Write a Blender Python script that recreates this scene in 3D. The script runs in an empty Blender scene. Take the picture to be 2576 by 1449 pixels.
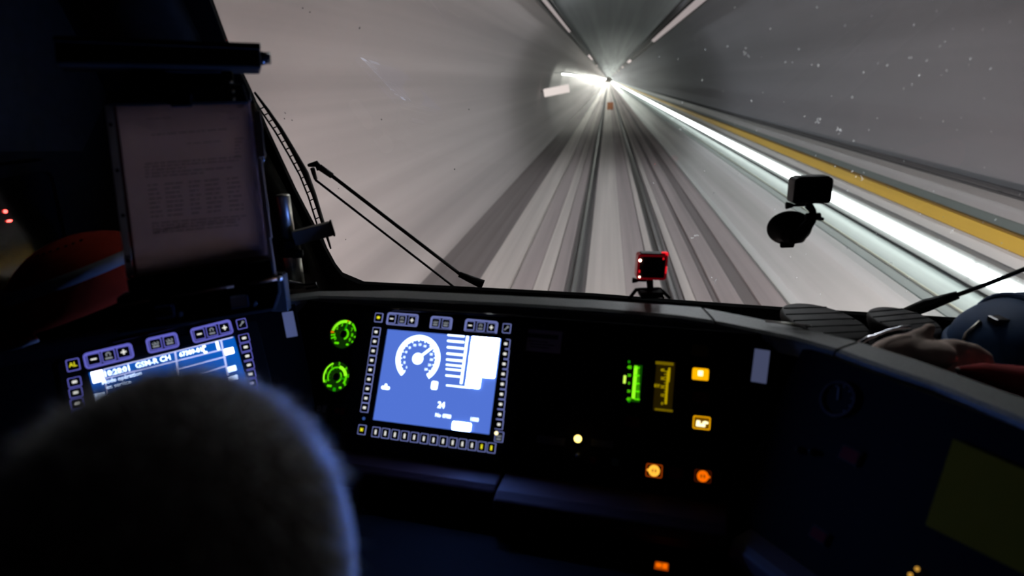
import bpy, bmesh, math, random
import numpy as np
from mathutils import Vector, Matrix

# ------------------------------------------------------------------ camera
F, CX, CY = 1717.0, 1288.0, 724.5
ROLL = math.radians(1.5)
CAM = np.array([0.0, 0.0, 1.65])
_Y = np.array([242.0, 524.5, F]); _Y /= np.linalg.norm(_Y)
_h = np.array([math.cos(ROLL), math.sin(ROLL), 0.0])
_Z = np.cross(_h, _Y); _Z /= np.linalg.norm(_Z)
if _Z[1] < 0: _Z = -_Z
_X = np.cross(_Y, _Z)
if _X[0] < 0: _X = -_X
_R = np.array([_X, _Y, _Z])
RT, UP, FW = _R[:, 0], _R[:, 1], _R[:, 2]
ZUP = np.array([0.0, 0.0, 1.0])

scene = bpy.context.scene
COL = scene.collection
cam_data = bpy.data.cameras.new('camera')
cam_data.sensor_width = 36.0
cam_data.lens = F / 2576.0 * 36.0
cam_data.clip_start = 0.02
cam_data.clip_end = 2000
cam_data.dof.use_dof = True
cam_data.dof.focus_distance = 2.3
cam_data.dof.aperture_fstop = 2.6
cam = bpy.data.objects.new('camera', cam_data)
m = Matrix.Identity(4)
for i in range(3):
    m[i][0], m[i][1], m[i][2], m[i][3] = RT[i], UP[i], -FW[i], CAM[i]
cam.matrix_world = m
COL.objects.link(cam)
scene.camera = cam

# ------------------------------------------------------------------ world, exposure
world = bpy.data.worlds.new('world'); scene.world = world
world.use_nodes = True
world.node_tree.nodes['Background'].inputs[0].default_value = (0.35, 0.4, 0.5, 1)
world.node_tree.nodes['Background'].inputs[1].default_value = 0.002
vs = scene.view_settings
vs.view_transform = 'Standard'; vs.look = 'None'; vs.exposure = 0.0; vs.gamma = 1.0
vs.use_curve_mapping = False
FILL_CROWN = 34.0      # radiance of the unseen fill lights added under the crown
LAMP_WALL = 9.0        # radiance of the walkway strip
HEADLIGHT = 1050.0      # watts of each train headlight
SCREEN_WHITE = 4.0     # radiance of the thin white screen graphics
SCREEN_TILE = 360.0     # radiance of the large overexposed white screen areas
cy = scene.cycles
cy.max_bounces = 5; cy.diffuse_bounces = 2; cy.glossy_bounces = 3; cy.transmission_bounces = 2; cy.transparent_max_bounces = 8
cy.use_adaptive_sampling = True; cy.adaptive_threshold = 0.05; cy.adaptive_min_samples = 16
cy.caustics_reflective = False; cy.caustics_refractive = False

def headlight(x, yaw):
    ld = bpy.data.lights.new('headlight', 'SPOT')
    ld.energy = HEADLIGHT; ld.color = (1.0, 0.86, 0.83); ld.spot_size = math.radians(120); ld.spot_blend = 1.0
    ld.shadow_soft_size = 0.12
    lo = bpy.data.objects.new('headlight', ld); COL.objects.link(lo)
    lo.location = (x, 2.6, -0.35)
    lo.rotation_euler = (math.radians(60), 0, yaw)
headlight(-0.6, math.radians(14)); headlight(1.14, math.radians(-10))

# ------------------------------------------------------------------ layout helpers
def ray(x, y): return FW + RT * (x - CX) / F - UP * (y - CY) / F
def at_z(x, y, z): r = ray(x, y); return CAM + r * ((z - CAM[2]) / r[2])
def at_y(x, y, Y): r = ray(x, y); return CAM + r * (Y / r[1])
def at_d(x, y, d): return CAM + ray(x, y) * d          # d = depth along the view axis
def A(*v): return np.array(v, float)
def nrm(v): v = np.asarray(v, float); return v / np.linalg.norm(v)

class Panel:
    """a tilted plane: u right, v down the slope, n towards the viewer"""
    def __init__(s, P, u, v):
        s.P, s.u = A(*P), nrm(u); s.v = nrm(A(*v) - s.u * np.dot(v, s.u)); s.n = nrm(np.cross(s.v, s.u))
        if np.dot(s.n, CAM - s.P) < 0: s.n = -s.n
    def p(s, a, b, h=0.0): return s.P + s.u * a + s.v * b + s.n * h
    def uv(s, x, y, h=0.0):
        r = ray(x, y); P = s.P + s.n * h
        t = np.dot(P - CAM, s.n) / np.dot(r, s.n); q = CAM + r * t - P
        return float(np.dot(q, s.u)), float(np.dot(q, s.v))
    def px(s, x, y, h=0.0):
        a, b = s.uv(x, y); return s.p(a, b, h)
    def rot(s, deg):
        a = math.radians(deg); return Panel(s.P, s.u * math.cos(a) + s.v * math.sin(a), s.v * math.cos(a) - s.u * math.sin(a))
def tilted(P, yaw, lean):
    a, l = math.radians(yaw), math.radians(lean)
    u = A(math.cos(a), math.sin(a), 0); nh = A(math.sin(a), -math.cos(a), 0)
    return Panel(P, u, nh * math.sin(l) - ZUP * math.cos(l))

# ------------------------------------------------------------------ materials
MATS = {}
def mat(name, color, rough=0.6, metal=0.0, emit=None, strength=0.0, spec=0.5, noise=None, bump=0.0, coat=0.0, sheen=0.0, alpha=None):
    if name in MATS: return MATS[name]
    mt = bpy.data.materials.new(name); mt.use_nodes = True
    nt = mt.node_tree; b = nt.nodes['Principled BSDF']
    b.inputs['Base Color'].default_value = (*color, 1)
    b.inputs['Roughness'].default_value = rough
    b.inputs['Metallic'].default_value = metal
    b.inputs['Specular IOR Level'].default_value = spec
    if coat: b.inputs['Coat Weight'].default_value = coat
    if sheen: b.inputs['Sheen Weight'].default_value = sheen
    if emit:
        b.inputs['Emission Color'].default_value = (*emit, 1); b.inputs['Emission Strength'].default_value = strength
    if alpha is not None: b.inputs['Alpha'].default_value = alpha
    if noise:
        scale, amount, stretch = noise
        tc = nt.nodes.new('ShaderNodeTexCoord'); mp = nt.nodes.new('ShaderNodeMapping')
        mp.inputs['Scale'].default_value = stretch
        nz = nt.nodes.new('ShaderNodeTexNoise'); nz.inputs['Scale'].default_value = scale; nz.inputs['Detail'].default_value = 5
        mx = nt.nodes.new('ShaderNodeMix'); mx.data_type = 'RGBA'
        lo = tuple(c * (1 - amount) for c in color); hi = tuple(min(1, c * (1 + amount)) for c in color)
        mx.inputs[6].default_value = (*lo, 1); mx.inputs[7].default_value = (*hi, 1)
        cr = nt.nodes.new('ShaderNodeMapRange'); cr.inputs[1].default_value = 0.3; cr.inputs[2].default_value = 0.7
        nt.links.new(tc.outputs['Object'], mp.inputs[0]); nt.links.new(mp.outputs[0], nz.inputs['Vector'])
        nt.links.new(nz.outputs[0], cr.inputs[0]); nt.links.new(cr.outputs[0], mx.inputs[0])
        nt.links.new(mx.outputs[2], b.inputs['Base Color'])
        if bump:
            bp = nt.nodes.new('ShaderNodeBump'); bp.inputs['Strength'].default_value = bump; bp.inputs['Distance'].default_value = 0.01
            nt.links.new(nz.outputs[0], bp.inputs['Height']); nt.links.new(bp.outputs[0], b.inputs['Normal'])
    MATS[name] = mt
    return mt
LIT = ('screen white tile', 'screen blue field', 'screen deep blue field', 'round lamp', 'red led', 'red led hot', 'white tube', 'crown fill diffuser', 'cab fill light')
def glow(name, col, s):
    mt = mat(name, (0.01, 0.01, 0.01), 0.5, emit=col, strength=s)
    if name not in LIT and not name.startswith('far luminaire'): mt.cycles.emission_sampling = 'NONE'
    return mt

STREAK = (1.0, 0.012, 1.0)
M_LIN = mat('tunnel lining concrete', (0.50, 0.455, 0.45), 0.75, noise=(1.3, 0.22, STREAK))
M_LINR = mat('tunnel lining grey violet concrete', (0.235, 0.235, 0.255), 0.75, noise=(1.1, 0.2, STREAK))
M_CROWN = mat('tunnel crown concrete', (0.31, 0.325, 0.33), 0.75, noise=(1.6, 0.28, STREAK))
M_SLABM = mat('track slab concrete', (0.52, 0.455, 0.45), 0.7, noise=(5.0, 0.18, STREAK))
M_SLABL = mat('pale slab concrete', (0.74, 0.68, 0.645), 0.7, noise=(6.0, 0.14, STREAK))
M_SLABD = mat('dark slab concrete', (0.27, 0.235, 0.235), 0.7, noise=(5.0, 0.2, STREAK))
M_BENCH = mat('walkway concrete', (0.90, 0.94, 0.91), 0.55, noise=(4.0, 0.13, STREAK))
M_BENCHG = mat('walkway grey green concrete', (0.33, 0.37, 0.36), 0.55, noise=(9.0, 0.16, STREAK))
M_RAIL = mat('rail steel', (0.16, 0.15, 0.15), 0.45, 0.6)
M_RAILTOP = mat('polished rail head', (0.62, 0.62, 0.62), 0.25, 0.9)
M_YEL = mat('yellow paint', (0.78, 0.50, 0.07), 0.5, noise=(6.0, 0.12, STREAK))
M_YELD = mat('dark ochre paint', (0.36, 0.2, 0.04), 0.6)
M_DKTUBE = mat('dark grey handrail', (0.06, 0.06, 0.065), 0.5)
M_CABLE = mat('cable tray', (0.19, 0.185, 0.185), 0.6)
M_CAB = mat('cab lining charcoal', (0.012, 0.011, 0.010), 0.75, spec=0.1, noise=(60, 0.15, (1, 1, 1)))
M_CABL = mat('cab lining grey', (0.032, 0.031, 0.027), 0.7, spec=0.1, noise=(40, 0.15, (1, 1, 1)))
M_BLACK = mat('black plastic', (0.010, 0.010, 0.010), 0.5, spec=0.15)
M_BLACKM = mat('matt black rubber', (0.004, 0.004, 0.0045), 0.8, spec=0.15)
M_BLACKG = mat('gloss black plastic', (0.01, 0.01, 0.012), 0.16)
M_CONS = mat('console navy black', (0.0045, 0.0042, 0.005), 0.7, spec=0.08, noise=(220, 0.2, (1, 1, 1)))
M_CAP = mat('console cap grey', (0.20, 0.215, 0.215), 0.42, noise=(260, 0.14, (1, 1, 1)), bump=0.08)
M_LEDGE = mat('ledge brown', (0.032, 0.013, 0.013), 0.6, spec=0.1, noise=(14, 0.3, (1, 9, 9)))
def thin_sheet(name, col, through):
    mt = bpy.data.materials.new(name); mt.use_nodes = True; nt = mt.node_tree; nt.nodes.clear()
    out = nt.nodes.new('ShaderNodeOutputMaterial'); df = nt.nodes.new('ShaderNodeBsdfDiffuse'); tl2 = nt.nodes.new('ShaderNodeBsdfTranslucent'); mx = nt.nodes.new('ShaderNodeMixShader')
    nz = nt.nodes.new('ShaderNodeTexNoise'); nz.inputs['Scale'].default_value = 9; rp = nt.nodes.new('ShaderNodeValToRGB')
    rp.color_ramp.elements[0].color = (*[c * .9 for c in col], 1); rp.color_ramp.elements[1].color = (*col, 1)
    nt.links.new(nz.outputs[0], rp.inputs[0]); nt.links.new(rp.outputs[0], df.inputs[0]); nt.links.new(rp.outputs[0], tl2.inputs[0])
    mx.inputs[0].default_value = through
    nt.links.new(df.outputs[0], mx.inputs[1]); nt.links.new(tl2.outputs[0], mx.inputs[2]); nt.links.new(mx.outputs[0], out.inputs[0]); return mt
M_PAPER = thin_sheet('paper', (0.78, 0.64, 0.66), 0.6)
M_INK = mat('printed ink', (0.13, 0.10, 0.11), 0.8)
M_SLEEVE = thin_sheet('plastic sleeve edge', (0.5, 0.47, 0.52), 0.5)
M_REDLINE = mat('sleeve margin red', (0.14, 0.012, 0.03), 0.5)
M_BROWN = mat('brown clipboard', (0.18, 0.10, 0.055), 0.55, noise=(30, 0.25, (1, 6, 1)))
M_CHROME = mat('chrome', (0.62, 0.60, 0.54), 0.38, 1.0)
M_BRASS = mat('brass rivet', (0.6, 0.33, 0.14), 0.35, 0.9)
M_OLIVE = mat('olive grey metal', (0.13, 0.12, 0.10), 0.5)
M_COPPER = mat('coppery edge strip', (0.45, 0.24, 0.14), 0.35, 0.7)
M_TAPE = mat('pale label tape with added glow', (0.42, 0.45, 0.55), 0.5, emit=(0.085, 0.10, 0.19), strength=0.6)  # added emission brightens the tape; nothing lights it from behind
M_STICK = mat('sticker mauve', (0.65, 0.45, 0.58), 0.6)
M_STICKD = mat('sticker dark ink', (0.04, 0.03, 0.05), 0.6)
M_ORANGE = mat('fluorescent orange cloth', (0.24, 0.016, 0.004), 0.9, spec=0.1, noise=(30, 0.12, (1, 1, 1)))
M_REFL = mat('grey reflective tape', (0.15, 0.15, 0.15), 0.5)
M_TAN = mat('tan glove leather', (0.80, 0.63, 0.53), 0.8, noise=(25, 0.2, (1, 1, 1)), bump=0.3)
M_FOIL = mat('silver cuff edging', (0.8, 0.8, 0.85), 0.22, 1.0)
M_BLUE = mat('dark blue helmet shell', (0.014, 0.065, 0.19), 0.6, spec=0.2)
M_REDCLOTH = mat('red cloth', (0.42, 0.03, 0.03), 0.85, noise=(30, 0.2, (1, 1, 1)))
M_CLEAR = mat('clear housing smoke', (0.03, 0.026, 0.026), 0.45, spec=0.3)
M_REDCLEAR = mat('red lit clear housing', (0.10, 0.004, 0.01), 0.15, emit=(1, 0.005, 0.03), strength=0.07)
M_SKIN = mat('skin', (0.50, 0.30, 0.23), 0.5)
M_HAIR = mat('grey hair', (0.05, 0.035, 0.032), 0.6, spec=0.2, sheen=1.0)
MATS['grey hair'].node_tree.nodes['Principled BSDF'].inputs['Sheen Roughness'].default_value = 0.3
M_STRAND = thin_sheet('grey hair strands', (0.55, 0.54, 0.53), 0.75)
M_JACKET = mat('dark uniform cloth', (0.02, 0.022, 0.03), 0.85)
M_GRILL = mat('vent grille grey', (0.055, 0.052, 0.05), 0.6)
M_SLOT = mat('grille slot black', (0.008, 0.008, 0.008), 0.9)
M_OLIVEPAPER = mat('yellow paper', (0.20, 0.125, 0.003), 0.8, spec=0.1)
M_REDKEY = mat('dark red key', (0.12, 0.006, 0.01), 0.7, spec=0.1)
M_BROWNKEY = mat('dark amber key', (0.16, 0.085, 0.02), 0.7, spec=0.1)
M_GREYKEY = mat('grey key', (0.16, 0.16, 0.17), 0.5)
M_GREENKEY = mat('grey green key', (0.10, 0.17, 0.14), 0.5)
M_SEAT = mat('seat cloth', (0.03, 0.035, 0.05), 0.9)
# things that give off light
E_LILAC = glow('key outline backlight', (0.17, 0.20, 0.48), 1.0)
E_LILAC2 = glow('key outline backlight violet', (0.12, 0.12, 0.52), 1.0)
E_KEYW = glow('key symbol white', (0.8, 0.8, 0.75), 1.0)
E_KEYG = glow('key symbol grey', (0.22, 0.24, 0.27), 1.0)
E_KEYY = glow('key symbol yellow', (0.85, 0.8, 0.02), 1.0)
E_FIELD = glow('screen blue field', (0.085, 0.175, 0.66), 1.0)
E_FIELD2 = glow('screen deep blue field', (0.002, 0.10, 0.50), 1.0)
E_WHITE = glow('screen white', (0.55, 0.70, 1.0), SCREEN_WHITE)
E_TILE = glow('screen white tile', (0.13, 0.28, 1.0), SCREEN_TILE)
E_TILE2 = glow('screen white tile soft', (0.6, 0.7, 1.0), 8.0)
E_WHITE1 = glow('screen white line', (0.55, 0.60, 1.0), 1.3)
E_DIMBLUE = glow('screen edge glow', (0.02, 0.05, 0.13), 1.0)
E_REDTAB = glow('screen red tab', (0.8, 0.05, 0.05), 1.0)
E_GREEN = glow('dial green', (0.10, 0.75, 0.0), 1.0)
E_GREEN2 = glow('dial green dim', (0.01, 0.30, 0.0), 1.0)
E_GREENB = glow('dial bright green', (0.35, 1.3, 0.02), 1.0)
E_GREENF = glow('dial face faint green', (0.003, 0.022, 0.0), 1.0)
E_ORTICK = glow('dial orange', (0.75, 0.22, 0.0), 1.0)
E_YBAR = glow('meter yellow', (0.45, 0.33, 0.0), 1.0)
E_YFACE = glow('meter face brown', (0.013, 0.008, 0.0), 1.0)
E_YELLOW = glow('lamp yellow', (1.0, 0.45, 0.0), 1.1)
E_YELLOWW = glow('lamp yellow hot', (1.0, 0.85, 0.45), 2.0)
E_ORANGE = glow('lamp orange', (1.0, 0.16, 0.0), 1.0)
E_ORANGEW = glow('lamp orange hot', (1.0, 0.45, 0.04), 1.3)
E_ORANGED = glow('lamp orange dim', (0.35, 0.045, 0.0), 1.0)
E_ROUND = glow('round lamp', (1.0, 0.72, 0.18), 3.2)
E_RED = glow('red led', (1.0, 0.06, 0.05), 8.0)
E_REDW = glow('red led hot', (1.0, 0.45, 0.35), 14.0)
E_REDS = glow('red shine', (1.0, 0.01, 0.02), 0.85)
E_BLUELED = glow('blue led', (0.03, 0.08, 0.3), 1.0)
E_TUBE = glow('white tube', (0.93, 1.0, 0.98), LAMP_WALL)
E_CROWN_FILL = glow('crown fill diffuser', (0.92, 0.95, 1.0), FILL_CROWN)
E_PINK = glow('side luminaire diffuser', (0.75, 0.62, 0.60), 1.0)
E_PINKD = glow('side luminaire diffuser dim', (0.36, 0.30, 0.30), 1.0)
E_FAR = glow('far luminaire diffuser', (0.95, 1.0, 0.90), 220.0)
E_SIGN = glow('glowing sign plate', (0.95, 0.82, 0.78), 0.9)

# ------------------------------------------------------------------ mesh builder
class MB:
    def __init__(s): s.v, s.f, s.sm = [], [], []
    def add(s, vs, fs, smooth=False):
        o = len(s.v); s.v += [tuple(float(c) for c in q) for q in vs]
        s.f += [tuple(o + i for i in f) for f in fs]; s.sm += [smooth] * len(fs); return s
    def box(s, c, a, b, w):
        """centre and three half-axis vectors"""
        c, a, b, w = map(np.asarray, (c, a, b, w))
        vs = [c + i * a + j * b + k * w for i in (-1, 1) for j in (-1, 1) for k in (-1, 1)]
        return s.add(vs, [(0, 1, 3, 2), (4, 6, 7, 5), (0, 4, 5, 1), (2, 3, 7, 6), (0, 2, 6, 4), (1, 5, 7, 3)])
    def bbox(s, lo, hi):
        lo, hi = A(*lo), A(*hi); c = (lo + hi) / 2; d = (hi - lo) / 2
        return s.box(c, A(d[0], 0, 0), A(0, d[1], 0), A(0, 0, d[2]))
    def prism(s, pts, ext, smooth=False):
        n = len(pts); ext = np.asarray(ext, float); pts = [np.asarray(q, float) for q in pts]
        vs = pts + [q + ext for q in pts]
        fs = [tuple(range(n)), tuple(range(2 * n - 1, n - 1, -1))]
        s.add(vs, fs); o = len(s.v) - 2 * n
        for i in range(n):
            j = (i + 1) % n; s.f.append((o + i, o + j, o + n + j, o + n + i)); s.sm.append(smooth)
        return s
    def rings(s, loops, closed=True, cap=True, smooth=True):
        n = len(loops[0]); vs = [q for l in loops for q in l]; fs = []
        for k in range(len(loops) - 1):
            for i in range(n if closed else n - 1):
                j = (i + 1) % n; fs.append((k * n + i, k * n + j, (k + 1) * n + j, (k + 1) * n + i))
        if cap and closed:
            fs.append(tuple(range(n - 1, -1, -1))); fs.append(tuple(range((len(loops) - 1) * n, len(loops) * n)))
        return s.add(vs, fs, smooth)
    def tube(s, path, r, n=10, cap=True):
        path = [np.asarray(q, float) for q in path]
        rs = r if isinstance(r, (list, tuple)) else [r] * len(path)
        loops = []; prev = None
        for i, q in enumerate(path):
            t = nrm(path[min(i + 1, len(path) - 1)] - path[max(i - 1, 0)])
            ref = prev if prev is not None else (A(0, 0, 1) if abs(t[2]) < 0.9 else A(1, 0, 0))
            a = nrm(np.cross(t, ref)); b = np.cross(a, t); prev = b
            loops.append([q + rs[i] * (a * math.cos(x) + b * math.sin(x)) for x in [2 * math.pi * k / n for k in range(n)]])
        return s.rings(loops, True, cap)
    def lathe(s, c, axis, prof, n=24, cap=True):
        """prof: list of (radius, height along axis)"""
        c = np.asarray(c, float); ax = nrm(axis); ref = A(0, 0, 1) if abs(ax[2]) < 0.9 else A(1, 0, 0)
        a = nrm(np.cross(ax, ref)); b = np.cross(ax, a)
        loops = [[c + ax * h + r * (a * math.cos(x) + b * math.sin(x)) for x in [2 * math.pi * k / n for k in range(n)]] for r, h in prof]
        return s.rings(loops, True, cap)
    def ell(s, c, a, b, w, nu=20, nv=12):
        c, a, b, w = map(np.asarray, (c, a, b, w)); loops = []
        for i in range(nv + 1):
            t = math.pi * min(max(i / nv, 0.002), 0.998)
            loops.append([c + w * math.cos(t) + math.sin(t) * (a * math.cos(x) + b * math.sin(x)) for x in [2 * math.pi * k / nu for k in range(nu)]])
        return s.rings(loops)
    def arc(s, pl, a, b, r0, r1, t0, t1, h, th=0.0008, n=24):
        """flat ring sector on a panel; angles in degrees clockwise from up"""
        loops = []
        for i in range(n + 1):
            t = math.radians(t0 + (t1 - t0) * i / n); d = (math.sin(t), -math.cos(t))
            loops.append([pl.p(a + d[0] * r, b + d[1] * r, hh) for r, hh in ((r0, h), (r1, h), (r1, h - th), (r0, h - th))])
        return s.rings(loops, True, True, False)
    def rrect(s, pl, a, b, hw, hh, rad, h0, h1, n=4):
        s.prism([pl.p(a + x, b + y, h0) for x, y in rr(hw, hh, rad, n)], pl.n * (h1 - h0)); return s
    def frame(s, pl, a, b, hw, hh, w, rad, h0, h1, n=4):
        o = rr(hw, hh, rad, n); i = rr(hw - w, hh - w, max(rad - w, 0.0004), n)
        L = [[pl.p(a + x, b + y, h) for x, y in q] for q, h in ((o, h0), (o, h1), (i, h1), (i, h0), (o, h0))]
        return s.rings(L, True, False, False)
    def build(s, name, material, parent=None, origin=None, bevel=0.0, smooth=None, kind=None, label=None):
        off = OFF.get(parent.name) if parent else None
        if off is None:
            off = np.asarray(origin, float) if origin is not None else base_of(s.v)
        me = bpy.data.meshes.new(name)
        me.from_pydata([tuple(np.asarray(q) - off) for q in s.v], [], s.f)
        bm = bmesh.new(); bm.from_mesh(me); bmesh.ops.recalc_face_normals(bm, faces=bm.faces)
        bm.to_mesh(me); bm.free()
        me.polygons.foreach_set('use_smooth', [bool(x) if smooth is None else smooth for x in s.sm])
        mats = material if isinstance(material, (list, tuple)) else [material]
        for q in mats: me.materials.append(q)
        o = bpy.data.objects.new(name, me); COL.objects.link(o)
        if parent: o.parent = parent
        else: o.location = off
        OFF[o.name] = off
        if bevel:
            bv = o.modifiers.new('bevel', 'BEVEL'); bv.width = bevel; bv.segments = 2; bv.limit_method = 'ANGLE'; bv.angle_limit = 0.7
        if kind: o['kind'] = kind
        if label: o['label'] = label
        return o
OFF = {}
def rr(hw, hh, rad, n=4):
    pts = []
    for cx, cy, t0 in ((hw - rad, -hh + rad, -90), (hw - rad, hh - rad, 0), (-hw + rad, hh - rad, 90), (-hw + rad, -hh + rad, 180)):
        for k in range(n + 1):
            t = math.radians(t0 + 90 * k / n); pts.append((cx + rad * math.cos(t), cy + rad * math.sin(t)))
    return pts
def base_of(vs):
    a = np.array(vs); return A((a[:, 0].min() + a[:, 0].max()) / 2, (a[:, 1].min() + a[:, 1].max()) / 2, a[:, 2].min())
def tag(o, label, cat, group=None):
    o['label'] = label; o['category'] = cat
    if group: o['group'] = group
    return o
def thing(name, loc, label, cat, group=None):
    o = bpy.data.objects.new(name, None); COL.objects.link(o); o.empty_display_size = 0.02
    o.location = tuple(float(c) for c in loc); OFF[o.name] = A(*loc); return tag(o, label, cat, group)
def struct(o): o['kind'] = 'structure'; return o
_txt = {}
def text_shape(body, bold=0.0):
    k = (body, bold)
    if k not in _txt:
        cu = bpy.data.curves.new('t', 'FONT'); cu.body = body; cu.align_x = 'CENTER'; cu.align_y = 'CENTER'; cu.offset = bold; cu.resolution_u = 2
        ob = bpy.data.objects.new('t', cu); me = bpy.data.meshes.new_from_object(ob)
        _txt[k] = ([tuple(v.co) for v in me.vertices], [tuple(q.vertices) for q in me.polygons])
        bpy.data.objects.remove(ob); bpy.data.curves.remove(cu); bpy.data.meshes.remove(me)
    return _txt[k]
def add_text(mb, pl, body, a, b, size, h, bold=0.0, sx=1.0):
    vs, fs = text_shape(body, bold)
    return mb.add([pl.p(a + x * size * sx, b - y * size, h) for x, y, _ in vs], fs)

# ================================================================== SETTING: the tunnel
TC, TZ, TR = 0.27, 0.60, 4.07       # tube centre and radius
RAIL_Z = -1.43; SLAB_Z = -1.60
Y0, Y1 = -6.0, 900.0
def ring_pt(phi): return A(TC + TR * math.cos(phi), 0, TZ + TR * math.sin(phi))
def sweep(mb, prof, y0=Y0, y1=Y1, thick=None, smooth=True):
    """open cross-section polyline (x,z) swept along the track, given an outward thickness"""
    ys = [y0, 4, 12, 26, 50, 90, 160, 280, y1]; ys = [y for y in ys if y0 <= y <= y1]
    if y0 not in ys: ys = [y0] + ys
    loops = [[A(x, y, z) for x, z in prof] for y in ys]
    return mb.rings(loops, closed=False, cap=False, smooth=smooth)
def closed_sweep(mb, prof, y0=Y0, y1=Y1, smooth=False):
    return mb.rings([[A(x, y, z) for x, z in prof] for y in (y0, 30, 120, y1) if y0 <= y <= y1], True, True, smooth)
aL0 = math.atan2(-1.72 - TZ, -math.sqrt(TR**2 - (1.72 + TZ)**2)) + 2 * math.pi
aR0 = math.atan2(-0.75 - TZ, math.sqrt(TR**2 - (0.75 + TZ)**2))
def lining(name, a0, a1, material, n=20):
    inner = [ring_pt(a0 + (a1 - a0) * i / n) for i in range(n + 1)]
    prof = [(q[0], q[2]) for q in inner] + [(TC + (q[0] - TC) * 1.08, TZ + (q[2] - TZ) * 1.08) for q in inner[::-1]]
    mb = MB(); closed_sweep(mb, prof, smooth=True)
    o = mb.build(name, material, origin=(TC, 0, SLAB_Z)); return struct(o)
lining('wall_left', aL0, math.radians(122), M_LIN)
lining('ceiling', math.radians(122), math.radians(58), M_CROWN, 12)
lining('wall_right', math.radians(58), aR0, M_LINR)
mb = MB(); mb.bbox((TC - 4.6, Y1, -2.2), (TC + 4.6, Y1 + 0.4, 5.2))
struct(mb.build('wall_far', M_SLABL))
floor = struct(MB().bbox((-3.6, Y0, -2.0), (3.2, Y1, SLAB_Z - 0.06)).build('floor', M_SLABD))
# long cast slabs and kerbs lying on the floor of the tube
for x0, x1, z, mt in ((-3.42, -2.14, SLAB_Z - 0.02, M_SLABD), (-2.11, -1.56, SLAB_Z + 0.05, M_SLABL), (-1.53, -1.18, SLAB_Z, M_SLABM),
                      (-1.16, -0.92, SLAB_Z + 0.02, M_SLABL), (-0.90, -0.66, SLAB_Z, M_SLABM), (-0.64, -0.33, SLAB_Z - 0.03, M_SLABD),
                      (-0.31, 0.325, SLAB_Z + 0.03, M_SLABL), (0.33, 0.74, SLAB_Z + 0.03, M_SLABM), (0.765, 0.90, SLAB_Z + 0.02, M_SLABL),
                      (0.92, 1.19, SLAB_Z - 0.03, M_SLABD), (1.21, 1.36, SLAB_Z + 0.02, M_SLABL), (1.38, 1.62, SLAB_Z, M_SLABM),
                      (1.64, 1.70, SLAB_Z - 0.02, M_SLABD), (1.72, 2.04, SLAB_Z + 0.02, M_SLABM), (2.06, 2.26, SLAB_Z, M_SLABD), (2.28, 2.66, SLAB_Z + 0.02, M_SLABM)):
    MB().bbox((x0, Y0, SLAB_Z - 0.10), (x1, Y1, z)).build('slab', mt, floor)
def rail(x, label):
    t = thing('rail', (x, 0, SLAB_Z), label, 'rail', 'running rails')
    z0 = SLAB_Z - 0.02
    def pr(p): return [(x + a, z0 + b) for a, b in p]
    foot = [(-.075, 0), (.075, 0), (.075, .015), (.012, .04), (.009, .14), (-.009, .14), (-.012, .04), (-.075, .015)]
    head = [(-.036, .14), (.036, .14), (.036, .172), (.028, .182), (-.028, .182), (-.036, .172)]
    closed_sweep(MB(), pr(foot)).build('rail_foot', M_RAIL, t)
    hd = closed_sweep(MB(), pr(head)).build('rail_head', M_RAIL, t)
    closed_sweep(MB(), pr([(-.02, .1815), (.022, .1815), (.022, .1845), (-.02, .1845)])).build('running_band', M_RAILTOP, hd)
    for s in (-1, 1):
        closed_sweep(MB(), pr([(s * .09, 0), (s * .12, 0), (s * .12, .05), (s * .09, .05)])).build('fastening_strip', M_RAIL, t)
rail(-0.485, 'left steel running rail with a polished head')
rail(1.02, 'right steel running rail, the one nearer the walkway')
# walkway on the right
bench = thing('walkway', (3.4, 0, SLAB_Z), 'pale concrete walkway bench along the right tunnel wall', 'walkway')
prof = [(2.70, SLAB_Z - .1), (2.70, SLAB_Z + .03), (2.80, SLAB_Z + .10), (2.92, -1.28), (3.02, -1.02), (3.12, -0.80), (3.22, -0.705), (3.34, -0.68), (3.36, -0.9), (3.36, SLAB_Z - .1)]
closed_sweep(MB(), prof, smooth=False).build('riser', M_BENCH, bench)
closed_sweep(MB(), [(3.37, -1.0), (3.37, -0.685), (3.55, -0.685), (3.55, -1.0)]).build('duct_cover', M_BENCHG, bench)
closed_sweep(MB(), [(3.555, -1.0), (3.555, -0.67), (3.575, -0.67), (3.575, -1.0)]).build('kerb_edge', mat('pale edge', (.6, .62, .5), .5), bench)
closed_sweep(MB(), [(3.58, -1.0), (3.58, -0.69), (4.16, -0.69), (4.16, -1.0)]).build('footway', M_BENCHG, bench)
# panels, guide rail and handrail on the right wall
def wall_x(z): return TC + math.sqrt(TR**2 - (z - TZ)**2)
def band(z0, z1, d):
    zs = [z0 + (z1 - z0) * i / 4 for i in range(5)]
    return [(wall_x(z) - d, z) for z in zs] + [(wall_x(z) + .02, z) for z in zs[::-1]]
tag(closed_sweep(MB(), band(-0.34, -0.19, .02)).build('wall_panel', M_BENCH), 'pale concrete panel band between the light strip and the yellow rail', 'panel')
y = thing('guide_rail', (4.25, 0, -0.2), 'yellow guide rail with dark edges along the right tunnel wall', 'rail')
closed_sweep(MB(), band(-0.185, -0.172, .06)).build('lower_edge', M_YELD, y)
closed_sweep(MB(), band(-0.17, -0.02, .08)).build('yellow_band', M_YEL, y)
closed_sweep(MB(), band(-0.018, -0.004, .06)).build('upper_edge', M_YELD, y)
tag(closed_sweep(MB(), band(0.0, 0.10, .015)).build('cable_band', mat('grey green cable band', (.20, .25, .245), .6)), 'grey green cable band just above the yellow rail', 'panel')
tag(closed_sweep(MB(), band(0.105, 0.34, .03)).build('cable_trunking', mat('light grey trunking', (.47, .47, .48), .5, noise=(6, .1, STREAK))), 'light grey cable trunking under the dark handrail', 'trunking')
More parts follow.
